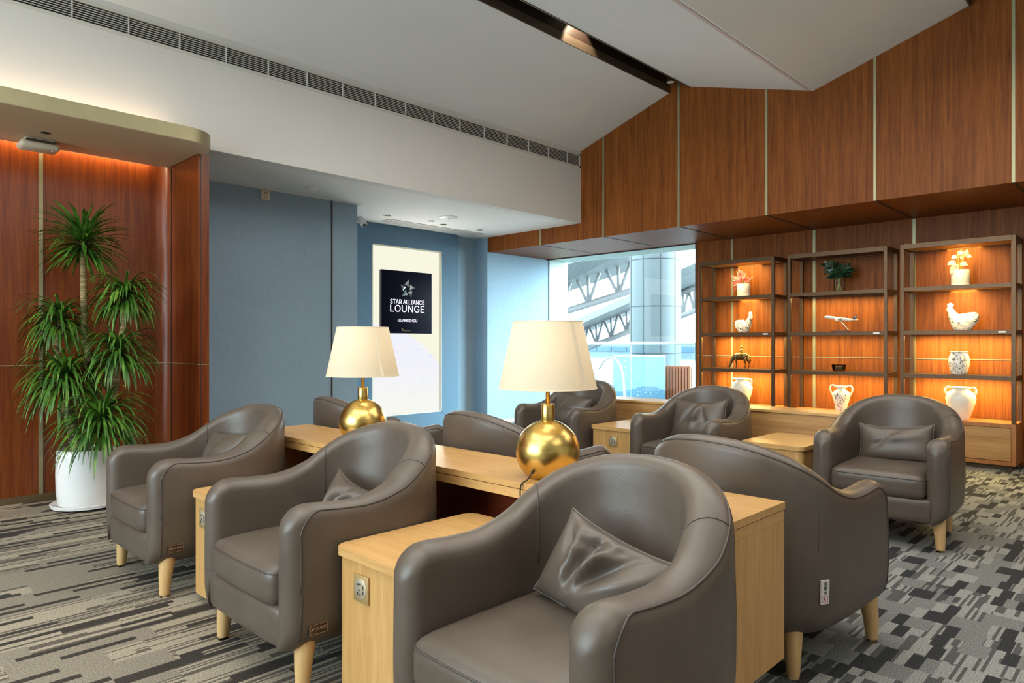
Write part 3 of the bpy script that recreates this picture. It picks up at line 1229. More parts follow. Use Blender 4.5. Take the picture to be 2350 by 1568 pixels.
def pillow(name, w, h, tk, folds, seed, slump=0.0, n=36):
    """local: lies in the yz plane, +y width, z height, thickness along x (front is -x)"""
    rnd = random.Random(seed)
    bm = B()
    grid = {}
    for side in (-1, 1):
        for i in range(n + 1):
            for j in range(n + 1):
                u, v = -1 + 2 * i / n, -1 + 2 * j / n
                edge = i in (0, n) or j in (0, n)
                if edge and (0, i, j) in grid:
                    grid[(side, i, j)] = grid[(0, i, j)]
                    continue
                t = max(0, (1 - abs(u) ** 3.2) * (1 - abs(v) ** 3.2)) ** .55
                y = u * w / 2 * (1 + .05 * (abs(v) ** 3) - .03)
                z = v * h / 2 * (1 + .06 * (abs(u) ** 3) - .03)
                x = side * tk / 2 * t
                if side < 0:
                    for (fu, fv, ang, amp, wd) in folds:
                        du, dv = u - fu, v - fv
                        a = du * math.cos(ang) + dv * math.sin(ang)
                        b = -du * math.sin(ang) + dv * math.cos(ang)
                        x += amp * math.exp(-(a / wd) ** 2) * math.exp(-(b / .75) ** 2) * t
                z -= slump * (1 - u * u) * (v > 0) * v * v
                x += slump * .25 * (1 - u * u) * max(0, v)
                vert = bm.verts.new((x, y, z))
                grid[(side, i, j)] = vert
                if edge:
                    grid[(0, i, j)] = vert
    for side in (-1, 1):
        for i in range(n):
            for j in range(n):
                f = [grid[(side, i, j)], grid[(side, i + 1, j)], grid[(side, i + 1, j + 1)], grid[(side, i, j + 1)]]
                bm.faces.new(f if side > 0 else f[::-1])
    o = obj(name, bm, M['leather'], None, True)
    loop = [grid_ for grid_ in ()]
    # piped rim
    rim = []
    for i in range(n + 1):
        rim.append((i, 0))
    for j in range(1, n + 1):
        rim.append((n, j))
    for i in range(n - 1, -1, -1):
        rim.append((i, n))
    for j in range(n - 1, 0, -1):
        rim.append((0, j))
    pts = []
    for i, j in rim:
        u, v = -1 + 2 * i / n, -1 + 2 * j / n
        y = u * w / 2 * (1 + .05 * (abs(v) ** 3) - .03)
        z = v * h / 2 * (1 + .06 * (abs(u) ** 3) - .03) - slump * (1 - u * u) * (v > 0) * v * v
        pts.append((slump * .25 * (1 - u * u) * max(0, v), y, z))
    bm = B(); loft(bm, pts, .0034, 6, closed=True, up=(1, 0, 0))
    obj('piped_edge', bm, M['leather'], o, True)
    return o


GC = 'leather lumbar cushions'


def put_cushion(o, ch, dx, dy, z, pitch, roll, yaw, lbl):
    c = chairs[ch]
    M4 = Matrix.Translation(c.location) @ c.rotation_euler.to_matrix().to_4x4() @ Matrix.Translation((dx, dy, z)) @ Matrix.Rotation(math.radians(yaw), 4, 'Z') @ Matrix.Rotation(math.radians(pitch), 4, 'Y') @ Matrix.Rotation(math.radians(roll), 4, 'X')
    o.matrix_world = M4
    tag(o, lbl, 'cushion', GC)


crumple = [(-.15, .2, .5, .036, .10), (.10, .1, .25, -.040, .09), (.28, .15, .15, .034, .09), (.48, .05, -.1, -.030, .10), (-.42, .0, .7, -.022, .16), (.62, .3, -.35, .022, .09), (.0, .65, 1.2, .02, .14)]
soft = [(0, .2, 1.4, -.014, .25), (.3, .1, .5, .010, .15)]
slumpf = [(.0, .3, .25, -.026, .12), (-.2, .35, -.3, .016, .10), (.25, .35, .5, .016, .10), (.0, -.2, 1.5, .01, .2)]
put_cushion(pillow('leather_cushion', .39, .255, .15, crumple, 1, .012), 'C', .085, -.03, .535, 26, 15, 6, 'crumpled taupe leather cushion on the largest nearest armchair')
put_cushion(pillow('leather_cushion', .44, .28, .13, crumple[:4], 2, .03), 'B', .085, -.01, .493, 26, 5, 0, 'creased leather cushion peeking over the arm of the middle front-row armchair')
put_cushion(pillow('leather_cushion', .40, .28, .12, soft, 3), 'A', .11, .03, .560, 22, -4, 0, 'leather cushion in the armchair closest to the potted tree, only its top showing')
put_cushion(pillow('leather_cushion', .43, .24, .12, soft, 4, .016), 'E', .125, .0, .548, 17, -3, 0, 'smooth straight leather cushion on the armchair in front of the lit shelves')
put_cushion(pillow('leather_cushion', .45, .33, .12, slumpf, 5, .022), 'F', .11, .03, .590, 17, -2, 0, 'broad slumped leather cushion on the armchair between the far side tables')
put_cushion(pillow('leather_cushion', .38, .29, .12, soft, 6), 'G', .11, .09, .570, 17, 10, 8, 'small brown leather cushion on the armchair beside the window')

# ================================================================== SIDE TABLES
def make_socket(parent, x, y, z, ax=-1):
    bm = B(); box(bm, -.007, .002, -.042, .042, -.045, .045, .003)
    pl = obj('socket_plate', bm, plain('gilt_socket_plate', (.46, .31, .13), .35, .35, mottled=.1, mscale=60), parent, sharp=40)
    pl.location = (x, y, z)
    bm = B(); lathe(bm, [(0, -.0095), (.030, -.0095), (.0335, -.008), (.0345, -.006)], 28, axis='X')
    obj('socket_face', bm, plain('champagne_socket_face', (.52, .45, .33), .35, .5), pl, sharp=40)
    bm = B()
    for dy, dz, w, h in ((.012, .014, .004, .003), (-.002, .016, .004, .003), (.005, -.004, .003, .003), (.013, -.016, .003, .005), (-.002, -.018, .003, .004), (-.018, .008, .0025, .006), (-.018, -.008, .0025, .006)):
        box(bm, -.0102, -.009, dy - w, dy + w, dz - h, dz + h)
    obj('pin_holes', bm, M['black'], pl)
    return pl


GT = 'oak side tables with built-in sockets'
ts = thing('side_table', '', 'side table')
bm = B(); prism(bm, rrect(-.318, .318, -.222, .222, .045, 7), .482, .510)
bmesh.ops.bevel(bm, geom=[e for e in bm.edges if abs(e.verts[0].co.z - e.verts[1].co.z) < 1e-5 and e.verts[0].co.z > .5], offset=.003, segments=2, affect='EDGES')
obj('table_top', bm, M['oak_top'], ts, sharp=35)
bm = B(); prism(bm, rrect(-.306, .312, -.210, .210, .035, 7), .035, .482)
obj('body', bm, M['oak'], ts, sharp=35)
bm = B(); prism(bm, rrect(-.270, .29, -.185, .185, .02, 4), 0, .036)
obj('plinth', bm, M['black'], ts)
make_socket(ts, -.307, .08, .398)
tabs = [(1.565, 3.11, .08, 'oak side table between the armchair by the potted tree and the middle front armchair'),
        (1.565, 1.85, .06, 'oak side table nearest the camera, left of the largest armchair'),
        (4.875, 2.00, -.03, 'far oak side table in front of the lit middle shelves, left of the right-hand armchair'),
        (4.875, 3.325, -.015, 'far oak side table beside the window armchair, partly hidden by the nearer brass lamp')]
for i, (x, y, so, lbl) in enumerate(tabs):
    r = ts if i == 0 else dup(ts)
    r.location = (x, y, 0)
    tag(r, lbl, 'side table', GT)
    for c in r.children:
        if c.name.startswith('socket_plate'):
            c.location.y = so

# ================================================================== LONG DESK
dk = thing('long_desk', 'long light oak desk running between the two rows of armchairs under both brass lamps', 'desk', (0, 0, 0))
DX0, DX1, DY0, DY1, DZ = 1.878, 2.268, .945, 4.05, .67
ysm = 2.505
for y0, y1, cs in ((DY0, ysm - .0008, (1, 0, 0, 0)), (ysm + .0008, DY1, (0, 0, 0, 1))):
    bm = B(); prism(bm, rrect(DX0, DX1, y0, y1, .045, 7, cs), .646, DZ)
    obj('desk_top', bm, M['oak_top'], dk, sharp=35)
bm = B()
prism(bm, rrect(DX0 + .002, DX1 - .002, DY0 + .002, DY1 - .002, .045, 7, (1, 0, 0, 1)), .608, .643)
obj('apron', bm, M['oak_top'], dk, sharp=35)
bm = B(); prism(bm, rrect(DX0 + .002, DX1 - .002, DY0 + .002, DY0 + .075, .045, 7, (1, 0, 0, 0)), .15, .6085)
obj('end_panel', bm, M['oak'], dk, sharp=35)
bm = B(); prism(bm, rrect(DX0 + .002, DX1 - .002, DY1 - .04, DY1 - .002, .02, 5, (0, 0, 0, 1)), .15, .6085)
obj('end_panel', bm, M['oak'], dk, sharp=35)
bm = B(); box(bm, DX0 + .20, DX1 - .004, DY0 + .075, DY1 - .04, .17, .608); box(bm, DX0 + .03, DX0 + .2, DY0 + .075, 2.9, .17, .19)
obj('back_panel', bm, M['red_panel'], dk)
for y in (3.05, 3.72):
    bm = B(); box(bm, DX0 + .02, DX0 + .20, y, y + .022, .17, .608)
    obj('divider', bm, M['oak'], dk)
bm = B(); box(bm, DX0 + .10, DX1 - .08, DY0 + .12, DY1 - .1, 0, .172)
obj('plinth', bm, M['black'], dk)

# low oak console along the backs of the far row
cs_ = thing('console_ledge', 'low oak ledge panel behind the far row of armchairs below the window and shelves', 'console')
bm = B(); box(bm, 5.41, 5.70, 1.30, 4.30, .06, .637)
obj('panel', bm, M['oak_panel'], cs_)
bm = B(); box(bm, 5.40, 5.71, 1.29, 4.31, .637, .657, .002)
obj('ledge_top', bm, M['oak_top'], cs_)
bm = B(); box(bm, 5.44, 5.68, 1.33, 4.27, 0, .06)
obj('plinth', bm, M['plinth'], cs_)

# ================================================================== LAMPS
def make_lamp():
    t = empty('table_lamp')
    R, zc = .126, .100
    th0 = math.asin(-zc / R)
    bm = B()
    prof = [(0, 0)] + [(R * math.cos(a), zc + R * math.sin(a)) for a in [th0 + (1.44 - th0) * i / 30 for i in range(31)]]
    lathe(bm, prof, 64)
    ba = obj('globe_base', bm, M['brass'], t, sharp=60)
    bm = B(); lathe(bm, [(.0255, .205), (.0265, .207), (.0265, .286), (.0250, .288), (0, .288)], 32, caps=False)
    obj('neck', bm, M['brass'], t, sharp=40)
    bm = B(); bar(bm, (0, 0, .287), (0, 0, .47), .0085, 16)
    obj('stem', bm, M['brass'], t, True)
    zb, zt, rb, rt = .350, .611, .193, .137
    bm = B(); lathe(bm, [(rb, zb), (rt, zt)], 64, caps=False)
    sh = obj('lamp_shade', bm, M['shade'], t, True)
    for nm, r, z in (('bottom_rim', rb, zb), ('top_rim', rt, zt)):
        bm = B(); loft(bm, [(r * math.cos(a), r * math.sin(a), z) for a in [2 * PI * i / 48 for i in range(48)]], .0016, 6, closed=True)
        obj(nm, bm, M['shade_band'], sh, True)
    bm = B()
    a0 = math.radians(-98)
    va = []
    for i in range(2):
        a = a0 + (i - .5) * .11
        va.append(((rb + .0012) * math.cos(a + .10), (rb + .0012) * math.sin(a + .10), zb + .002, (rt + .0012) * math.cos(a), (rt + .0012) * math.sin(a), zt - .002))
    quad(bm, [va[0][:3], va[1][:3], va[1][3:], va[0][3:]])
    obj('seam_tape', bm, M['shade_band'], sh)
    bm = B()
    for k in range(3):
        a = k * 2 * PI / 3 + .4
        bar(bm, (0, 0, .468), (.186 * math.cos(a) * .97, .186 * math.sin(a) * .97, .3665), .0018, 6)
    obj('shade_ring', bm, M['brass'], t, True)
    bm = B(); lathe(bm, [(0, .565), (.016, .560), (.028, .540), (.030, .52), (.024, .50), (.014, .48), (.013, .465), (0, .465)], 20)
    obj('bulb', bm, emission('warm_bulb', (1, .78, .5), 6), t, True)
    return t


def lamp_cord(t, pts):
    bm = B(); loft(bm, spline(pts), .0028, 8)
    lathe(bm, [(0, -.004), (.006, -.004), (.006, .004), (0, .004)], 12, pts[0])
    return obj('power_cord', bm, M['cord'], t, True)


l1 = make_lamp()
tag(l1, 'brass globe table lamp nearer the camera, its shade in front of the window', 'table lamp', 'brass globe table lamps')
l2 = dup(l1, None, None, 'brass globe table lamp farther away, its shade in front of the backlit sign box', 'brass globe table lamps')
l1.location = (2.035, 1.79, .67)
l2.location = (2.085, 3.16, .67)
for l in (l1, l2):
    d = bpy.data.lights.new('lamp_bulb_light', 'POINT')
    d.energy = 11
    d.color = (1, .72, .40)
    d.shadow_soft_size = .03
    o = bpy.data.objects.new('lamp_bulb_light', d)
    COL.objects.link(o)
    o.location = Vector(l.location) + Vector((0, 0, .52))
for l in (l1, l2):
    e = 1.878 - l.location.x
    lamp_cord(l, [(-.112, -.020, .034), (-.124, -.021, .024), ((e - .124) / 2, -.018, .008), (e + .006, -.014, .004), (e - .010, -.012, -.010), (e - .010, -.010, -.055), (e + .012, -.008, -.10), (e + .045, -.006, -.17), (e + .06, .0, -.42)])

# ================================================================== POTTED TREE
PX, PY = 1.426, 5.76
tree = thing('potted_dragon_tree', 'tall potted dragon tree with six leafy heads in a white pot by the wood wall', 'potted plant', (PX, PY, 0))
bm = B(); lathe(bm, [(0, 0), (.19, 0), (.225, .012), (.232, .034), (.226, .036), (.205, .016), (0, .014)], 48)
obj('saucer', bm, M['white_ceramic'], tree, sharp=50)
bm = B(); lathe(bm, [(0, .015), (.168, .015), (.182, .03), (.192, .12), (.195, .25), (.191, .38), (.187, .418), (.180, .424), (.173, .418), (.172, .38), (0, .37)], 56)
obj('pot', bm, M['white_ceramic'], tree, sharp=50)
bm = B(); lathe(bm, [(.172, .385), (.1, .392), (0, .395)], 32)
obj('soil', bm, M['soil'], tree, True)


def mk_leafmat(name, d, l, y):
    t = NT(name).set(.35, 0, .5)
    v = t.pos('Object')
    n = t.noise(v, 9, 3, .6)
    t.color(t.ramp(n, [(.32, d), (.55, l), (.75, y)]))
    t.b.inputs['Subsurface Weight'].default_value = 0
    return t.m


M['dracaena'] = mk_leafmat('dragon_tree_leaf', (.016, .055, .008, 1), (.06, .17, .018, 1), (.20, .33, .04, 1))
bk = NT('pale_ringed_bark').set(.8, 0, .2)
v_ = bk.pos('Object', (3, 3, 42)); n_ = bk.noise(v_, 1.4, 3, .6, .4)
bk.color(bk.ramp(n_, [(.35, (.13, .085, .035, 1)), (.55, (.33, .24, .11, 1)), (.7, (.46, .36, .19, 1))]))
bk.bump(n_, .5, .01)
M['bark'] = bk.m


def ribbon(bm, base, d, L, w, droop, seg=7, twist=0.0):
    d = Vector(d).normalized()
    p = Vector(base)
    side = d.cross(Vector((0, 0, 1)))
    if side.length < .05:
        side = Vector((1, 0, 0))
    side.normalize()
    prev = None
    for i in range(seg + 1):
        t = i / seg
        ww = w * (math.sin(PI * min(1, .18 + t * .82)) ** .8) * (1 if t < 1 else 0) + .0004
        n = side.cross(d)
        a = bm.verts.new(p - side * ww)
        m = bm.verts.new(p - n * ww * .35)
        b = bm.verts.new(p + side * ww)
        if prev:
            bm.faces.new((prev[0], prev[1], m, a))
            bm.faces.new((prev[1], prev[2], b, m))
        prev = (a, m, b)
        d = (d + Vector((0, 0, -1)) * droop * (.35 + t) / seg).normalized()
        p = p + d * L / seg


def head(name, c, L, n, droop, seed, lo=.05, hi=1.35):
    rnd = random.Random(seed)
    bm = B()
    for k in range(n):
        az = k * 2.39996 + rnd.uniform(-.3, .3)
        u = (k + .5) / n
        el = lo + (hi - lo) * u + rnd.uniform(-.12, .12)
        d = (math.cos(az) * math.cos(el), math.sin(az) * math.cos(el), math.sin(el))
        z0 = -.10 + .13 * u
        ribbon(bm, Vector(c) + Vector((math.cos(az) * .014, math.sin(az) * .014, z0)), d, L * rnd.uniform(.72, 1.12), rnd.uniform(.0060, .0110), droop * rnd.uniform(.75, 1.3))
    return obj(name, bm, M['dracaena'], tree, True, recalc=False)


def pxp(px, py, dep):
    """point seen at pixel (px,py) at the given depth, relative to the tree's base"""
    f = Vector((math.cos(YAW), math.sin(YAW), 0)); r = Vector((math.sin(YAW), -math.cos(YAW), 0))
    return Vector((0, 0, 1.2)) + dep * (f + r * (px - 1175) / FPX - Vector((0, 0, 1)) * (py - 786) / FPX) - Vector((PX, PY, 0))


H1, H2, H3 = pxp(190, 545, 5.0), pxp(288, 672, 5.05), pxp(135, 728, 4.95)
H4, H5, H6 = pxp(272, 802, 4.9), pxp(150, 862, 4.8), pxp(232, 962, 4.72)
head('foliage', H1, .325, 260, 1.1, 1, -.45, 1.05)
head('foliage', H2, .315, 180, 3.0, 2, .0, 1.1)
head('foliage', H3, .315, 180, 3.1, 3, .0, 1.1)
head('foliage', H4, .325, 190, 3.0, 4, .0, 1.1)
head('foliage', H5, .39, 230, 3.0, 5, .0, 1.1)
head('foliage', H6, .40, 240, 2.8, 6, .0, 1.1)


def trunk(pts, r):
    bm = B()
    P = []
    for a, b in zip(pts, pts[1:]):
        for k in range(6):
            P.append(Vector(a).lerp(Vector(b), k / 6))
    P.append(Vector(pts[-1]))
    loft(bm, P, [r * (1.12 - .3 * i / len(P)) * (1 + .05 * math.sin(i * 2.1)) for i in range(len(P))], 12)
    return obj('trunk', bm, M['bark'], tree, True)


trunk([(.01, .03, .37), pxp(225, 930, 5.0), pxp(205, 830, 5.02), pxp(194, 770, 5.02), pxp(192, 680, 5.01), H1], .024)
trunk([(.08, .05, .37), pxp(262, 900, 5.06), pxp(272, 830, 5.08), pxp(287, 730, 5.07), H2], .026)
trunk([(-.07, .03, .37), pxp(150, 905, 4.98), pxp(130, 800, 4.96), pxp(140, 755, 4.96), H3], .024)
trunk([(.07, -.02, .37), pxp(262, 885, 4.92), H4], .028)
trunk([(-.05, -.04, .37), pxp(152, 930, 4.86), H5], .036)
trunk([(.02, -.08, .37), pxp(190, 1000, 4.85), H6], .028)

# ================================================================== SHELVING
SX0, SX1 = 7.817, 8.205
mesh_glow = plain('gilt_perforated_sheet', (.55, .36, .10), .45, .6, mottled=.15, mscale=90)


def make_unit(name, y0, y1, lit, lbl):
    t = thing(name, lbl, 'shelving unit', (SX0, y0, 0), 0, 'bronze shelving units')
    w = y1 - y0
    D = SX1 - SX0
    pw = .036
    for (x, y) in ((0, 0), (0, w - pw), (D - pw, 0), (D - pw, w - pw)):
        bm = B(); box(bm, x, x + pw, y, y + pw, .436, 2.202, .002, 1)
        obj('post', bm, M['bronze'], t)
    zt = 2.202
    bm = B()
    box(bm, 0, pw, pw, w - pw, zt - .048, zt); box(bm, D - pw, D, pw, w - pw, zt - .048, zt)
    box(bm, pw, D - pw, 0, pw, zt - .048, zt); box(bm, pw, D - pw, w - pw, w, zt - .048, zt)
    obj('top_frame', bm, M['bronze'], t)
    bm = B(); box(bm, pw, D - pw, pw, w - pw, zt - .042, zt - .01)
    obj('top_panel', bm, mesh_glow if lit else M['bronze'], t)
    for i, z in enumerate((1.760, 1.318, .882)):
        bm = B()
        box(bm, .003, pw, pw, w - pw, z - .040, z); box(bm, D - pw, D - .003, pw, w - pw, z - .040, z)
        box(bm, pw, D - pw, .003, pw, z - .040, z); box(bm, pw, D - pw, w - pw, w - .003, z - .040, z)
        box(bm, pw, D - pw, pw, w - pw, z - .012, z - .002)
        s = obj('shelf', bm, M['bronze'], t)
        if lit and i == 0:
            bm = B(); box(bm, pw + .01, D - pw - .01, pw + .01, w - pw - .01, z - .034, z - .0125)
            obj('light_panel', bm, mesh_glow, s)
        if i == 1:
            bm = B(); box(bm, -.001, .003, .075, .135, z - .028, z - .012)
            o = obj('price_tag', bm, M['white_plastic'], s)
            o['label'] = 'small white label on the shelf edge'
    bm = B()
    box(bm, 0, D, 0, w, .400, .436); box(bm, 0, D, 0, w, .046, .082); box(bm, 0, D, 0, .036, .082, .40); box(bm, 0, D, w - .036, w, .082, .40)
    box(bm, D - .02, D, .036, w - .036, .082, .40)
    obj('cabinet_body', bm, wood('amber_veneer_' + name, (.30, .105, .03, 1), (.38, .15, .045, 1), (.46, .20, .065, 1), (14, 14, 1.0), .35), t)
    bm = B(); box(bm, .010, .03, .039, w - .039, .086, .397, .002, 1)
    obj('front_panel', bm, M['oak_panel'], t)
    bm = B(); box(bm, .03, D - .02, .03, w - .03, 0, .046)
    obj('plinth', bm, M['plinth'], t)
    yc = y0 + w / 2
    if lit:
        lamp('shelf_strip', 'AREA', (SX0 + .20, yc, zt - .046), 13, AMBER, .30, w - .16, aim=(SX0 + .26, yc, 0))
        lamp('shelf_strip', 'AREA', (SX0 + .20, yc, 1.722), 16, AMBER, .22, w - .16, aim=(SX0 + .26, yc, 0))
    for z, e in ((1.27, 16), (.834, 16)):
        if lit:
            lamp('shelf_strip', 'AREA', (SX0 + .22, yc, z), e, AMBER, .10, w - .16, aim=(SX0 + .22, yc, 0))
    if not lit:
        lamp('shelf_strip', 'AREA', (SX0 + .22, yc, .834), 10, AMBER, .10, w - .16, aim=(SX0 + .22, yc, 0))
        lamp('shelf_strip', 'AREA', (SX0 + .22, yc, 1.27), 7, AMBER, .10, w - .16, aim=(SX0 + .22, yc, 0))
        lamp('shelf_strip', 'AREA', (SX0 + .22, yc, 1.71), 7, AMBER, .10, w - .16, aim=(SX0 + .22, yc, 0))
    return t


make_unit('shelving_unit', 3.385, 4.348, True, 'lit bronze shelving unit next to the window')
make_unit('shelving_unit', 2.190, 3.231, False, 'unlit bronze shelving unit in the middle, holding the model airplane')
make_unit('shelving_unit', 1.103, 2.071, True, 'lit bronze shelving unit farthest from the window, at the right edge')


def mk_floral(name, sc, seed=0.0, amt=.5):
    t = NT(name).set(.22, 0, .5)
    v = t.pos('Object')
    mp = t.n('ShaderNodeMapping'); mp.inputs['Location'].default_value = (seed, seed * 2, seed * .7)
    t.l(v, mp.inputs[0])
    n = t.noise(mp.outputs[0], sc, 4, .65, 2.2)
    vo = t.n('ShaderNodeTexVoronoi'); t.l(mp.outputs[0], vo.inputs['Vector']); vo.inputs['Scale'].default_value = sc * .8
    f = t.math('MULTIPLY', t.math('GREATER_THAN', n, amt), t.math('LESS_THAN', vo.outputs[0], .62))
    t.color(t.mix(f, (.84, .80, .70, 1), (.13, .13, .14, 1)))
    return t.m


cream = plain('cream_stoneware', (.84, .78, .66), .35, mottled=.06, mscale=12)
crackle = mk_floral('white_crackle_floral', 42, 0, .47)
floral = mk_floral('white_ink_floral', 26, 3.0, .55)


def place(o, x, y, z, rz=0, lbl=None, cat=None, group=None):
    o.location = (x, y, z)
    o.rotation_euler = (0, 0, math.radians(rz))
    return tag(o, lbl, cat, group)


# potted pink-leaved plants
def leaf_blade(bm, base, d, L, w, bend=.5, fold=.15, seg=6, face=None):
    d = Vector(d).normalized(); p = Vector(base)
    side = d.cross(Vector(face) if face else Vector((0, 0, 1)))
    side = side.normalized() if side.length > .05 else Vector((0, 1, 0))
    prev = None
    for i in range(seg + 1):
        t = i / seg
        ww = w * math.sin(PI * (t ** .75)) ** .9 if 0 < t < 1 else .0005
        n = side.cross(d)
        a, m, b = bm.verts.new(p - side * ww + n * ww * fold), bm.verts.new(p), bm.verts.new(p + side * ww + n * ww * fold)
        if prev:
            bm.faces.new((prev[0], prev[1], m, a)); bm.faces.new((prev[1], prev[2], b, m))
        prev = (a, m, b)
        d = (d + Vector((0, 0, -1)) * bend / seg).normalized()
        p = p + d * L / seg


def mk_pink(name, a, b, c):
    t = NT(name).set(.4, 0, .4)
    n = t.noise(t.pos('Object'), 14, 3, .6)
    t.color(t.ramp(n, [(.35, a), (.55, b), (.7, c)]))
    return t.m


pink = mk_pink('pink_leaf', (.42, .035, .04, 1), (.55, .11, .10, 1), (.62, .30, .24, 1))
blush = mk_pink('blush_cream_leaf', (.52, .12, .10, 1), (.62, .34, .27, 1), (.62, .50, .30, 1))
stalk = plain('olive_stalk', (.12, .13, .03), .5)
t = thing('potted_flower', 'pink spiky-leaved plant in a round white pot on the top shelf beside the window', 'potted plant', (8.0, 3.845, 1.76))
bm = B(); lathe(bm, [(0, .003), (.072, .003), (.076, .012), (.079, .15), (.077, .156), (.072, .15), (.071, .13), (0, .128)], 32); lathe(bm, [(0, 0), (.085, 0), (.088, .008), (0, .008)], 32)
obj('pot', bm, cream, t, sharp=50)
bm = B()
rnd = random.Random(5)
F_ = (-1, -.1, .35)
for (y0, z0, y1, z1, w) in ((.01, .20, .055, .36, .022), (.02, .20, .085, .33, .018), (.0, .20, .02, .33, .020), (.02, .19, .13, .28, .016), (.02, .19, .15, .23, .018), (.02, .18, .16, .19, .020), (.02, .18, .14, .14, .018), (.03, .17, .12, .09, .016), (-.01, .19, -.07, .26, .014), (-.01, .19, -.14, .255, .012), (-.02, .19, -.12, .22, .013), (-.02, .18, -.09, .19, .013), (.03, .2, .12, .25, .014), (.0, .21, .04, .31, .026)):
    d = Vector((rnd.uniform(-.05, .02), y1 - y0, z1 - z0))
    leaf_blade(bm, (rnd.uniform(-.03, .0), y0, z0), d, d.length, w, .25, .2, face=F_)
leaf_blade(bm, (-.05, -.005, .215), (0, -.05, .09), .085, .034, .2, .2, face=F_)
leaf_blade(bm, (-.05, .03, .19), (0, .02, .06), .07, .030, .2, .2, face=F_)
obj('leaves', bm, pink, t, True, recalc=False)
bm = B()
for k in range(8):
    bar(bm, (.0, rnd.uniform(-.02, .03), .125), (rnd.uniform(-.03, .03), rnd.uniform(-.05, .06), .25), .003, 6)
obj('stems', bm, stalk, t, True)
t = thing('potted_flower', 'plant with round blush leaves in a square-looking white pot on the far right top shelf', 'potted plant', (8.0, 1.578, 1.76))
bm = B(); lathe(bm, [(0, .003), (.078, .003), (.080, .012), (.081, .155), (.079, .160), (.074, .155), (.073, .13), (0, .128)], 32); lathe(bm, [(0, 0), (.088, 0), (.091, .008), (0, .008)], 32)
obj('pot', bm, cream, t, sharp=50)
bm = B()
for (y0, z0, y1, z1, w, x) in ((.028, .322, -.036, .336, .027, -.01), (-.038, .285, -.062, .362, .024, -.005), (.075, .290, .012, .292, .022, -.02), (.035, .248, .108, .222, .026, -.03), (-.005, .222, -.072, .205, .027, -.03), (.005, .212, .082, .128, .040, -.055), (-.045, .30, -.100, .285, .020, .0), (-.03, .275, .0, .30, .024, -.01), (.03, .20, .06, .215, .03, -.04)):
    d = Vector((-.015, y1 - y0, z1 - z0))
    leaf_blade(bm, (x, y0, z0), d, d.length, w, .15, .15, face=(-1, -.15, .4))
obj('leaves', bm, blush, t, True, recalc=False)
bm = B()
for (y, z) in ((.03, .28), (.02, .345), (-.01, .37), (-.03, .33), (-.02, .31), (.0, .23)):
    bar(bm, (0, y * .3, .125), (-.02, y, z), .003, 6)
obj('stems', bm, plain('yellow_green_stalk', (.30, .26, .05), .5), t, True)

# glass vase with green branches
t = thing('glass_vase', 'clear glass vase with dark green leafy branches on the middle top shelf', 'vase', (8.0, 2.728, 1.76))
bm = B(); lathe(bm, [(0, 0), (.055, 0), (.056, .006), (.056, .155), (.053, .155), (.053, .012), (0, .012)], 28)
obj('vase', bm, M['clear_glass'], t, sharp=40)
green = mk_leafmat('dark_green_leaf', (.005, .018, .008, 1), (.012, .045, .016, 1), (.03, .085, .03, 1))
bm = B(); bm2 = B()
rnd = random.Random(11)
for k in range(13):
    az = k * 2.4; sp_ = rnd.uniform(.05, .15)
    top = Vector((math.cos(az) * sp_ * .6, math.sin(az) * sp_, rnd.uniform(.20, .30)))
    b0 = Vector((-math.cos(az) * .03, -math.sin(az) * .03, .014))
    mid = Vector((math.cos(az) * .015, math.sin(az) * .015, .15))
    loft(bm2, [b0, mid, top], .0028, 6)
    for j in range(6):
        q = mid.lerp(top, .35 + .65 * j / 5)
        a2 = az + (j % 2 * 2 - 1) * rnd.uniform(.5, 1.3)
        leaf_blade(bm, q, (math.cos(a2) * .5, math.sin(a2), rnd.uniform(-.2, .5)), rnd.uniform(.075, .11), rnd.uniform(.014, .022), .4, face=(-1, rnd.uniform(-.5, .5), rnd.uniform(.1, .9)))
    leaf_blade(bm, top, (math.cos(az) * .3, math.sin(az) * .4, 1), .075, .022, .2, face=(-1, 0, .2))
obj('leaves', bm, green, t, True, recalc=False)
obj('stems', bm2, plain('pale_green_stem', (.34, .36, .10), .5), t, True)


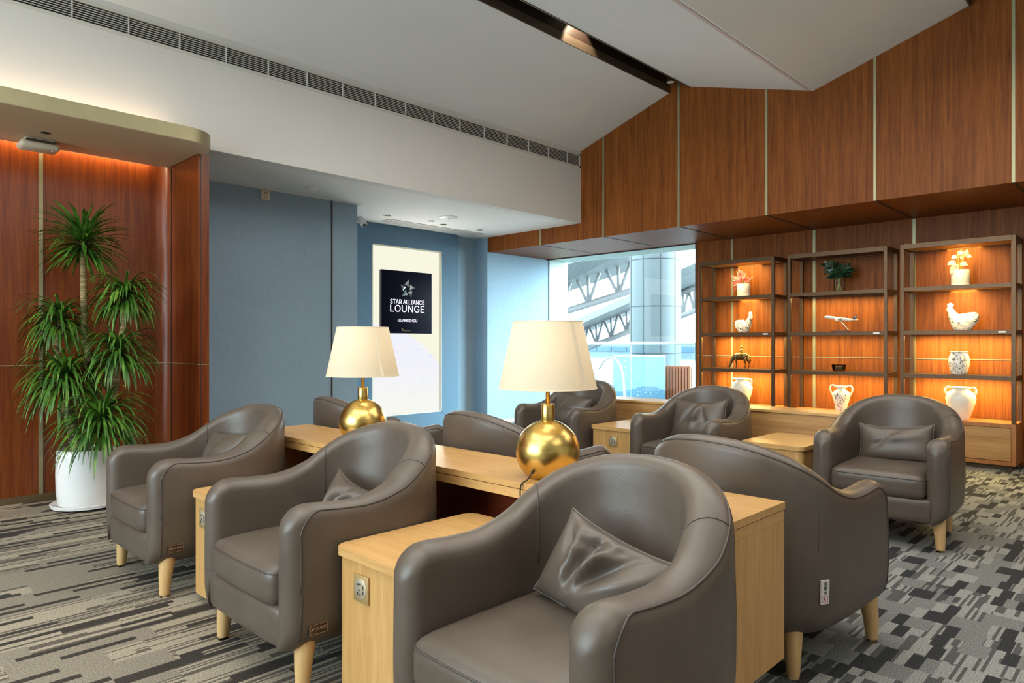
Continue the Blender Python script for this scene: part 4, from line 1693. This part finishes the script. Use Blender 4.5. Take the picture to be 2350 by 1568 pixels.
# ceramic birds (local: head towards +y)
def bird(name, L, Ht, mat, lbl, y, flip, tail_up):
    bm = B()
    pts = [(0, -L * .50, Ht * .50 + tail_up), (0, -L * .44, Ht * .47 + tail_up * .8), (0, -L * .30, Ht * .39 + tail_up * .3), (0, -L * .10, Ht * .33), (0, L * .10, Ht * .34), (0, L * .24, Ht * .43), (0, L * .33, Ht * .58), (0, L * .37, Ht * .72), (0, L * .40, Ht * .82), (0, L * .42, Ht * .90), (0, L * .42, Ht * .945)]
    rad = [(.010, Ht * .05), (L * .10, Ht * .16), (L * .20, Ht * .28), (L * .27, Ht * .335), (L * .27, Ht * .34), (L * .22, L * .25), (L * .15, L * .17), (L * .10, L * .11), (L * .085, L * .095), (L * .06, L * .065), (.004, .004)]
    loft(bm, pts, rad, 20)
    rr_ = lathe(bm, [(L * .27, 0), (L * .29, .006), (L * .37, Ht * .14), (L * .42, Ht * .28), (L * .42, Ht * .38), (L * .30, Ht * .50)], 28)
    for ring in rr_:
        for v in ring:
            v.co.x *= .66
    o = obj(name, bm, mat, None, True)
    md = o.modifiers.new('smooth', 'SUBSURF'); md.levels = 1; md.render_levels = 1
    bm = B()
    for k in range(4):
        c = (0, L * (.34 + .045 * k), Ht * (.955 + .035 * math.sin(PI * k / 3)))
        r = bmesh.ops.create_icosphere(bm, subdivisions=2, radius=L * .05)
        for v in r['verts']:
            v.co = Vector((v.co.x * .45, v.co.y, v.co.z * 1.3)) + Vector(c)
    r = bmesh.ops.create_icosphere(bm, subdivisions=2, radius=L * .05)
    for v in r['verts']:
        v.co = Vector((v.co.x * .4, v.co.y * .8, v.co.z * 1.5)) + Vector((0, L * .50, Ht * .78))
    obj('comb', bm, cream, o, True)
    bm = B(); loft(bm, [(0, L * .47, Ht * .875), (0, L * .545, Ht * .845)], [L * .035, .002], 10)
    obj('beak', bm, cream, o, True)
    return place(o, 8.0, y, 1.318, 0 if flip else 180, lbl, 'ceramic bird')


bird('ceramic_rooster', .215, .245, crackle, 'white ceramic rooster with crackled pattern on the shelf nearest the window', 3.845, False, .02)
bird('ceramic_hen', .255, .265, floral, 'white ceramic hen painted with dark flowers on the far right shelf', 1.56, True, .035)

# model airplane on its stand (local: nose towards +y)
t = thing('model_airplane', 'white model airplane on a dark stand on the middle shelf', 'model airplane', (8.0, 2.72, 1.318))
tilt = Matrix.Translation((0, 0, .142)) @ Matrix.Rotation(math.radians(9), 4, 'X')
bm = B()
fus = [(0, .172, -.004), (0, .165, -.001), (0, .148, .001), (0, .12, .002), (0, -.06, .002), (0, -.11, .006), (0, -.15, .010), (0, -.168, .012)]
loft(bm, [tilt @ Vector(p) for p in fus], [.002, .009, .0145, .0165, .0165, .013, .006, .002], 16)
wt = plain('white_gloss_model', (.80, .80, .80), .25)
obj('fuselage', bm, wt, t, True)
for sx in (-1, 1):
    bm = B()
    pl_ = [(sx * .012, .045, -.006), (sx * .012, -.018, -.006), (sx * .155, -.085, .014), (sx * .155, -.070, .014)]
    prism_dir(bm, [tilt @ Vector(p) for p in pl_], (0, 0, .003))
    pl_ = [(sx * .008, -.125, .010), (sx * .008, -.155, .010), (sx * .055, -.175, .014), (sx * .055, -.160, .014)]
    prism_dir(bm, [tilt @ Vector(p) for p in pl_], (0, 0, .002))
    obj('wing', bm, wt, t)
    bm = B(); loft(bm, [tilt @ Vector((sx * .055, .030, -.017)), tilt @ Vector((sx * .055, -.012, -.016))], [.0085, .006], 12)
    obj('engine', bm, wt, t, True)
bm = B(); prism_dir(bm, [tilt @ Vector(p) for p in ((-.0015, -.118, .014), (-.0015, -.160, .064), (-.0015, -.175, .064), (-.0015, -.160, .014))], (.003, 0, 0))
fin = obj('tail_fin', bm, plain('black_tail_fin', (.012, .013, .02), .3), t); fin['label'] = 'black tail fin'
bm = B(); lathe(bm, [(0, -.0032), (.007, -.0030)], 5, tilt @ Vector((0, -.158, .045)), axis='X')
obj('tail_emblem', bm, plain('silver_emblem', (.6, .6, .6), .3, .5), fin)
bm = B(); loft(bm, [(0, .0, .138), (0, -.022, .10), (0, -.062, .05), (0, -.092, .016), (0, -.09, .008)], [(.003, .006)] * 5, 8)
obj('stand_arm', bm, M['chrome'], t, True)
bm = B(); prism(bm, rrect(-.045, .045, -.105, .085, .03, 6), 0, .010)
obj('stand_base', bm, M['dark_wood_base'], t)

# bronze horse with rider (local: head towards +y)
bzm = plain('antique_bronze', (.20, .125, .045), .28, .9, mottled=.35, mscale=30)
bm = B()
loft(bm, [(0, -.085, .145), (0, -.065, .150), (0, -.03, .146), (0, .02, .143), (0, .06, .146), (0, .085, .143), (0, .10, .135)], [(.012, .018), (.036, .040), (.040, .044), (.038, .042), (.038, .044), (.028, .036), (.016, .026)], 16)
loft(bm, [(0, .075, .150), (0, .105, .130), (0, .128, .095), (0, .140, .065)], [(.020, .034), (.016, .028), (.013, .021), (.012, .016)], 12)
loft(bm, [(0, .134, .075), (0, .150, .045), (0, .162, .018), (0, .163, .008)], [(.013, .016), (.012, .016), (.009, .011), (.006, .007)], 12)
for sx in (-1, 1):
    loft(bm, [(sx * .006, .128, .088), (sx * .010, .124, .104)], [.005, .001], 8)
    st = .012 * sx
    loft(bm, [(sx * .022, .07, .135), (sx * .024, .070 + st, .095), (sx * .023, .072 + st, .062), (sx * .023, .070 + st, .030), (sx * .023, .073 + st, .008), (sx * .023, .078 + st, 0)], [.017, .012, .008, .006, .006, .009], 10)
    loft(bm, [(sx * .022, -.060, .135), (sx * .025, -.058 - st, .100), (sx * .024, -.072 - st, .066), (sx * .024, -.066 - st, .030), (sx * .024, -.068 - st, .008), (sx * .024, -.062 - st, 0)], [.024, .018, .009, .0065, .006, .009], 10)
loft(bm, [(0, -.085, .160), (0, -.108, .135), (0, -.112, .095), (0, -.106, .06)], [.007, .009, .008, .002], 8)
hs = obj('bronze_horse', bm, bzm, None, True)
bm = B()
loft(bm, [(0, -.005, .185), (0, -.004, .200), (0, -.002, .222), (0, 0, .238), (0, .001, .246)], [(.016, .013), (.014, .010), (.017, .010), (.012, .008), (.005, .005)], 12)
r = bmesh.ops.create_icosphere(bm, subdivisions=2, radius=.0115)
for v in r['verts']:
    v.co = Vector((v.co.x, v.co.y, v.co.z * 1.2)) + Vector((0, .002, .259))
for sx in (-1, 1):
    loft(bm, [(sx * .014, 0, .236), (sx * .020, .010, .215), (sx * .010, .030, .203)], [.0055, .0045, .004], 8)
    loft(bm, [(sx * .012, 0, .188), (sx * .036, .016, .172), (sx * .042, .008, .140), (sx * .042, .016, .132)], [.009, .008, .006, .005], 8)
obj('rider', bm, bzm, hs, True)
place(hs, 8.0, 3.87, .882, 0, 'bronze figurine of a grazing horse with a small rider', 'figurine')

# dark glass candle holder
t = thing('candle_holder', 'small smoky square candle holder on the middle unit', 'candle holder', (8.0, 2.728, .882), PI / 4)
bm = B(); lathe(bm, [(0, 0), (.072, 0), (.086, .072), (.083, .072), (.069, .008), (0, .008)], 4)
smk = mk_glass('smoky_glass', (.62, .60, .58))
obj('glass_cup', bm, smk, t)
bm = B(); box(bm, -.035, .035, -.035, .035, .009, .05, .006)
obj('candle', bm, plain('grey_wax', (.16, .15, .14), .5), t)


# urns and vases
def handle(bm, pts, r):
    P = []
    n = len(pts)
    for i in range(n - 1):
        p0, p1, p2, p3 = (Vector(pts[max(i - 1, 0)]), Vector(pts[i]), Vector(pts[i + 1]), Vector(pts[min(i + 2, n - 1)]))
        for k in range(6):
            u = k / 6
            P.append(.5 * ((2 * p1) + (p2 - p0) * u + (2 * p0 - 5 * p1 + 4 * p2 - p3) * u * u + (3 * p1 - p0 - 3 * p2 + p3) * u ** 3))
    P.append(Vector(pts[-1]))
    loft(bm, P, r, 10, up=(1, 0.01, 0))


def urn(name, prof, hpts, hr, mat, hmat, x, y, z, lbl, ang=90):
    bm = B(); lathe(bm, prof, 40)
    o = obj(name, bm, mat, None, sharp=60)
    for sgn in (1, -1):
        bm = B(); handle(bm, [(0, sgn * p[0], p[1]) for p in hpts], hr)
        obj('handle', bm, hmat, o, True)
    return place(o, x, y, z, 0, lbl, 'urn')


ur = [(0, 0), (.070, 0), (.074, .008), (.100, .08), (.122, .16), (.130, .205), (.122, .245), (.098, .275), (.076, .290), (.074, .302), (.090, .312), (.092, .320), (.084, .322), (.066, .30), (0, .28)]
uh = [(.085, .312), (.112, .316), (.128, .300), (.128, .272), (.120, .245)]
urn('urn', ur, uh, .010, cream, cream, 8.0, 1.577, .436, 'large plain cream two-handled urn on the cabinet at the far right')
ur2 = [(r * .97, z * 1.0) for r, z in ur]
urn('urn', ur2, [(r * .97, z) for r, z in uh], .010, cream, cream, 8.0, 3.868, .436, 'plain cream two-handled urn beside the window, half hidden by an armchair')
am = [(0, 0), (.052, 0), (.055, .008), (.064, .06), (.086, .14), (.094, .175), (.090, .20), (.070, .222), (.050, .236), (.046, .25), (.055, .268), (.066, .280), (.060, .280), (.042, .255), (0, .24)]
urn('amphora', am, [(.056, .268), (.088, .286), (.113, .270), (.116, .235), (.104, .200), (.092, .178)], .0085, floral, cream, 8.02, 2.713, .436, 'slim two-handled amphora with dark floral body on the middle cabinet').__setitem__('category', 'amphora')
jr = [(0, 0), (.066, 0), (.070, .006), (.088, .09), (.091, .13), (.084, .18), (.070, .205), (.067, .215), (.078, .222), (.079, .228), (.070, .230), (.058, .20), (0, .19)]
bm = B(); lathe(bm, jr, 40)
j = obj('floral_jar', bm, floral, None, sharp=60)
bm = B(); handle(bm, [(-.062, -.045, .212), (-.085, -.062, .195), (-.088, -.066, .165), (-.070, -.055, .135)], .009)
obj('handle', bm, cream, j, True)
place(j, 8.0, 1.59, .882, 0, 'stout white jar with dark flower print and one handle', 'jar')

# ================================================================== OUTSIDE THE WINDOW
gfl = plain('pale_concourse_floor', (.10, .12, .13), .25, mottled=.05)
bm = B(); box(bm, 8.81, 60, -8, 60, -.2, -.02)
struct('exterior_floor', bm, gfl)
rl = thing('glass_balustrade', 'glass balustrade with a pale rail outside the window', 'railing', (9.6, 6.2, 0))
bm = B(); box(bm, -.03, .03, -2.6, 4.4, 1.165, 1.20, .006)
obj('rail', bm, plain('pale_steel_rail', (.70, .68, .66), .3, .3), rl)
for k in range(5):
    y = -2.6 + k * 1.5
    bm = B(); box(bm, -.006, .006, y + .008, y + 1.392 + .1, .05, 1.165)
    obj('glass_panel', bm, M['blue_glass'], rl)
bm = B(); box(bm, -.04, .04, -2.6, 4.9, -.02, .06)
obj('base_channel', bm, M['grey_plastic'], rl)

wc = plain('pale_column_cladding', (.08, .10, .108), .6, mottled=.02)
co = thing('round_column', 'large round pale blue column outside the window', 'column', (12.07, 7.70, 0))
bm = B(); lathe(bm, [(.515, -.02), (.515, 9)], 56, caps=False)
obj('shaft', bm, wc, co, True)
bm = B()
for z in (.97, 1.91, 2.85, 3.8):
    lathe(bm, [(.5175, z), (.5175, z + .018)], 56, caps=False)
for a in (PI * 1.03, PI * 1.25, PI * .8, PI * 1.45):
    x, y = .5165 * math.cos(a), .5165 * math.sin(a)
    bar(bm, (x, y, 0), (x, y, 9), .008, 5)
obj('panel_joints', bm, plain('dark_seam', (.015, .02, .025), .6), co)

sl = thing('slatted_screen', 'orange-brown slatted screen standing outside beyond the balustrade', 'screen', (11.4, 6.51, 0))
om = plain('orange_slat', (.34, .085, .025), .5)
bm = B()
for k in range(9):
    box(bm, -.02, .02, k * .064, k * .064 + .042, 0, .76)
obj('slats', bm, om, sl)
bm = B(); box(bm, .03, .05, -.02, .58, 0, .75)
obj('backing', bm, plain('white_backing', (.7, .68, .66), .6), sl)


def mk_wave():
    t = NT('blue_wave_print').set(.3)
    sp = t.n('ShaderNodeSeparateXYZ')
    t.l(t.n('ShaderNodeTexCoord').outputs['Object'], sp.inputs[0])
    y, z = sp.outputs[1], sp.outputs[2]
    w = t.math('ADD', .30, t.math('MULTIPLY', t.math('SINE', t.math('MULTIPLY', y, 4.5)), .07))
    lowm = t.math('LESS_THAN', z, w)
    c = t.mix(lowm, (.17, .27, .33, 1), (.07, .14, .20, 1))
    vo = t.n('ShaderNodeTexVoronoi'); vo.inputs['Scale'].default_value = 17
    vo.inputs['Randomness'].default_value = .25
    t.l(t.pos('Object'), vo.inputs['Vector'])
    dots = t.math('MULTIPLY', t.math('LESS_THAN', vo.outputs[0], .28), t.math('GREATER_THAN', t.noise(t.pos('Object'), 1.7, 2), .49))
    c = t.mix(dots, c, (.6, .62, .64, 1))
    t.color(c)
    return t.m


wp = thing('printed_screen', 'light blue glass screen with wave and white dot print outside', 'screen', (11.2, 6.93, 0))
bm = B(); box(bm, -.012, .012, 0, 1.18, .02, .93)
obj('panel', bm, mk_wave(), wp)
bm = B(); box(bm, -.02, .02, 0, 1.18, .93, .955); box(bm, -.02, .02, 0, 1.18, -.02, .02)
obj('frame', bm, M['white_plastic'], wp)
bm = B()
ctr = Vector((10.6, 7.62, 0))
loft(bm, spline([ctr + Vector((0, .40, .70)), ctr + Vector((0, .26, .86)), ctr + Vector((0, .12, .91)), ctr + Vector((0, 0, .88)), ctr + Vector((0, -.10, .76)), ctr + Vector((0, -.16, .58)), ctr + Vector((0, -.19, .3)), ctr + Vector((0, -.20, -.02))]), .022, 10)
tag(obj('escalator_handrail', bm, M['chrome'], None, True), 'curved metal handrail end outside behind the far armchair', 'handrail')

fb = thing('terminal_facade', 'pale blue glass facade across the hall, seen low through the window', 'building', (46, 30, 0))
bm = B(); box(bm, 0, 2, -22, 30, -.02, 1.05)
obj('wall', bm, plain('pale_facade', (.14, .17, .19), .4, mottled=.15, mscale=.8), fb)
bm = B()
for k in range(34):
    box(bm, -.06, .0, -22 + k * 1.5, -22 + k * 1.5 + 1.35, .45, .85)
obj('window_band', bm, plain('blue_panes', (.05, .10, .15), .2), fb)

white_steel = plain('white_painted_steel', (.27, .265, .265), .5, mottled=.02)
deckm = NT('corrugated_roof_deck').set(.5)
wv = deckm.n('ShaderNodeTexWave'); wv.inputs['Scale'].default_value = 1.1
deckm.l(deckm.pos('World', (1, .35, 0)), wv.inputs['Vector'])
deckm.color(deckm.ramp(wv.outputs[0], [(.2, (.09, .105, .105, 1)), (.8, (.17, .195, .195, 1))]))


def at(px, py, x):
    f = Vector((math.cos(YAW), math.sin(YAW), 0)); r = Vector((math.sin(YAW), -math.cos(YAW), 0))
    d = f + r * (px - 1175) / FPX - Vector((0, 0, 1)) * (py - 786) / FPX
    return Vector((0, 0, 1.2)) + d * (x / d.x)


def cr(cx, cy):
    return 1290 + cx * .236, 560 + cy * .236


def ext(a, b, k0, k1):
    return (a[0] + (b[0] - a[0]) * k0, a[1] + (b[1] - a[1]) * k0), (a[0] + (b[0] - a[0]) * k1, a[1] + (b[1] - a[1]) * k1)


def roof_bay(lbl1, lbl2, near, far, xn, xf, top, bot, xt, n, k0, k1, r):
    (a, b), (c, d) = ext(*near, k0, k1), ext(*far, k0, k1)
    P = [at(*cr(*a), xn), at(*cr(*b), xn), at(*cr(*d), xf), at(*cr(*c), xf)]
    bm = B(); prism_dir(bm, P, (0, 0, .35))
    tag(obj('roof_deck', bm, deckm.m), lbl1, 'roof deck', 'roof decks of the hall')
    (a, b), (c, d) = ext(*top, k0, k1), ext(*bot, k0, k1)
    A0, A1, B0, B1 = at(*cr(*a), xt), at(*cr(*b), xt), at(*cr(*c), xt), at(*cr(*d), xt)
    t = thing('roof_truss', lbl2, 'roof truss', tuple(B0), 0, 'roof trusses of the hall')
    for nm, p, q in (('top_chord', A0, A1), ('bottom_chord', B0, B1)):
        bm = B(); bar(bm, p - B0, q - B0, r * 1.25, 8)
        obj(nm, bm, white_steel, t, True)
    bm = B()
    for i in range(n + 1):
        u = i / n
        v = (i + .5) / n
        bar(bm, A0.lerp(A1, u) - B0, B0.lerp(B1, u) - B0, r * .65, 6)
        if i < n:
            bar(bm, B0.lerp(B1, u) - B0, A0.lerp(A1, v) - B0, r * .6, 6)
            bar(bm, A0.lerp(A1, v) - B0, B0.lerp(B1, (i + 1) / n) - B0, r * .6, 6)
    obj('web_bars', bm, white_steel, t, True)


roof_bay('upper corrugated roof deck seen through the window left of the round column', 'large white steel roof truss highest in the window, left of the round column',
         ((40, 205), (650, 20)), ((40, 470), (650, 262)), 16, 23, ((40, 310), (650, 105)), ((40, 655), (650, 462)), 20, 5, -.9, 1.35, .10)
roof_bay('lower corrugated roof deck seen through the window behind the lamp shade', 'smaller white steel roof truss low in the window, left of the round column',
         ((200, 770), (650, 575)), ((200, 882), (650, 690)), 27, 36, ((200, 820), (650, 625)), ((200, 1035), (650, 850)), 31, 6, -.6, 1.3, .12)
roof_bay('corrugated roof deck in the narrow window gap right of the round column', 'white steel roof truss in the narrow window gap right of the round column',
         ((1160, 330), (1310, 268)), ((1160, 500), (1310, 425)), 24, 32, ((1160, 480), (1310, 415)), ((1160, 700), (1310, 640)), 29, 3, -.6, 1.6, .11)
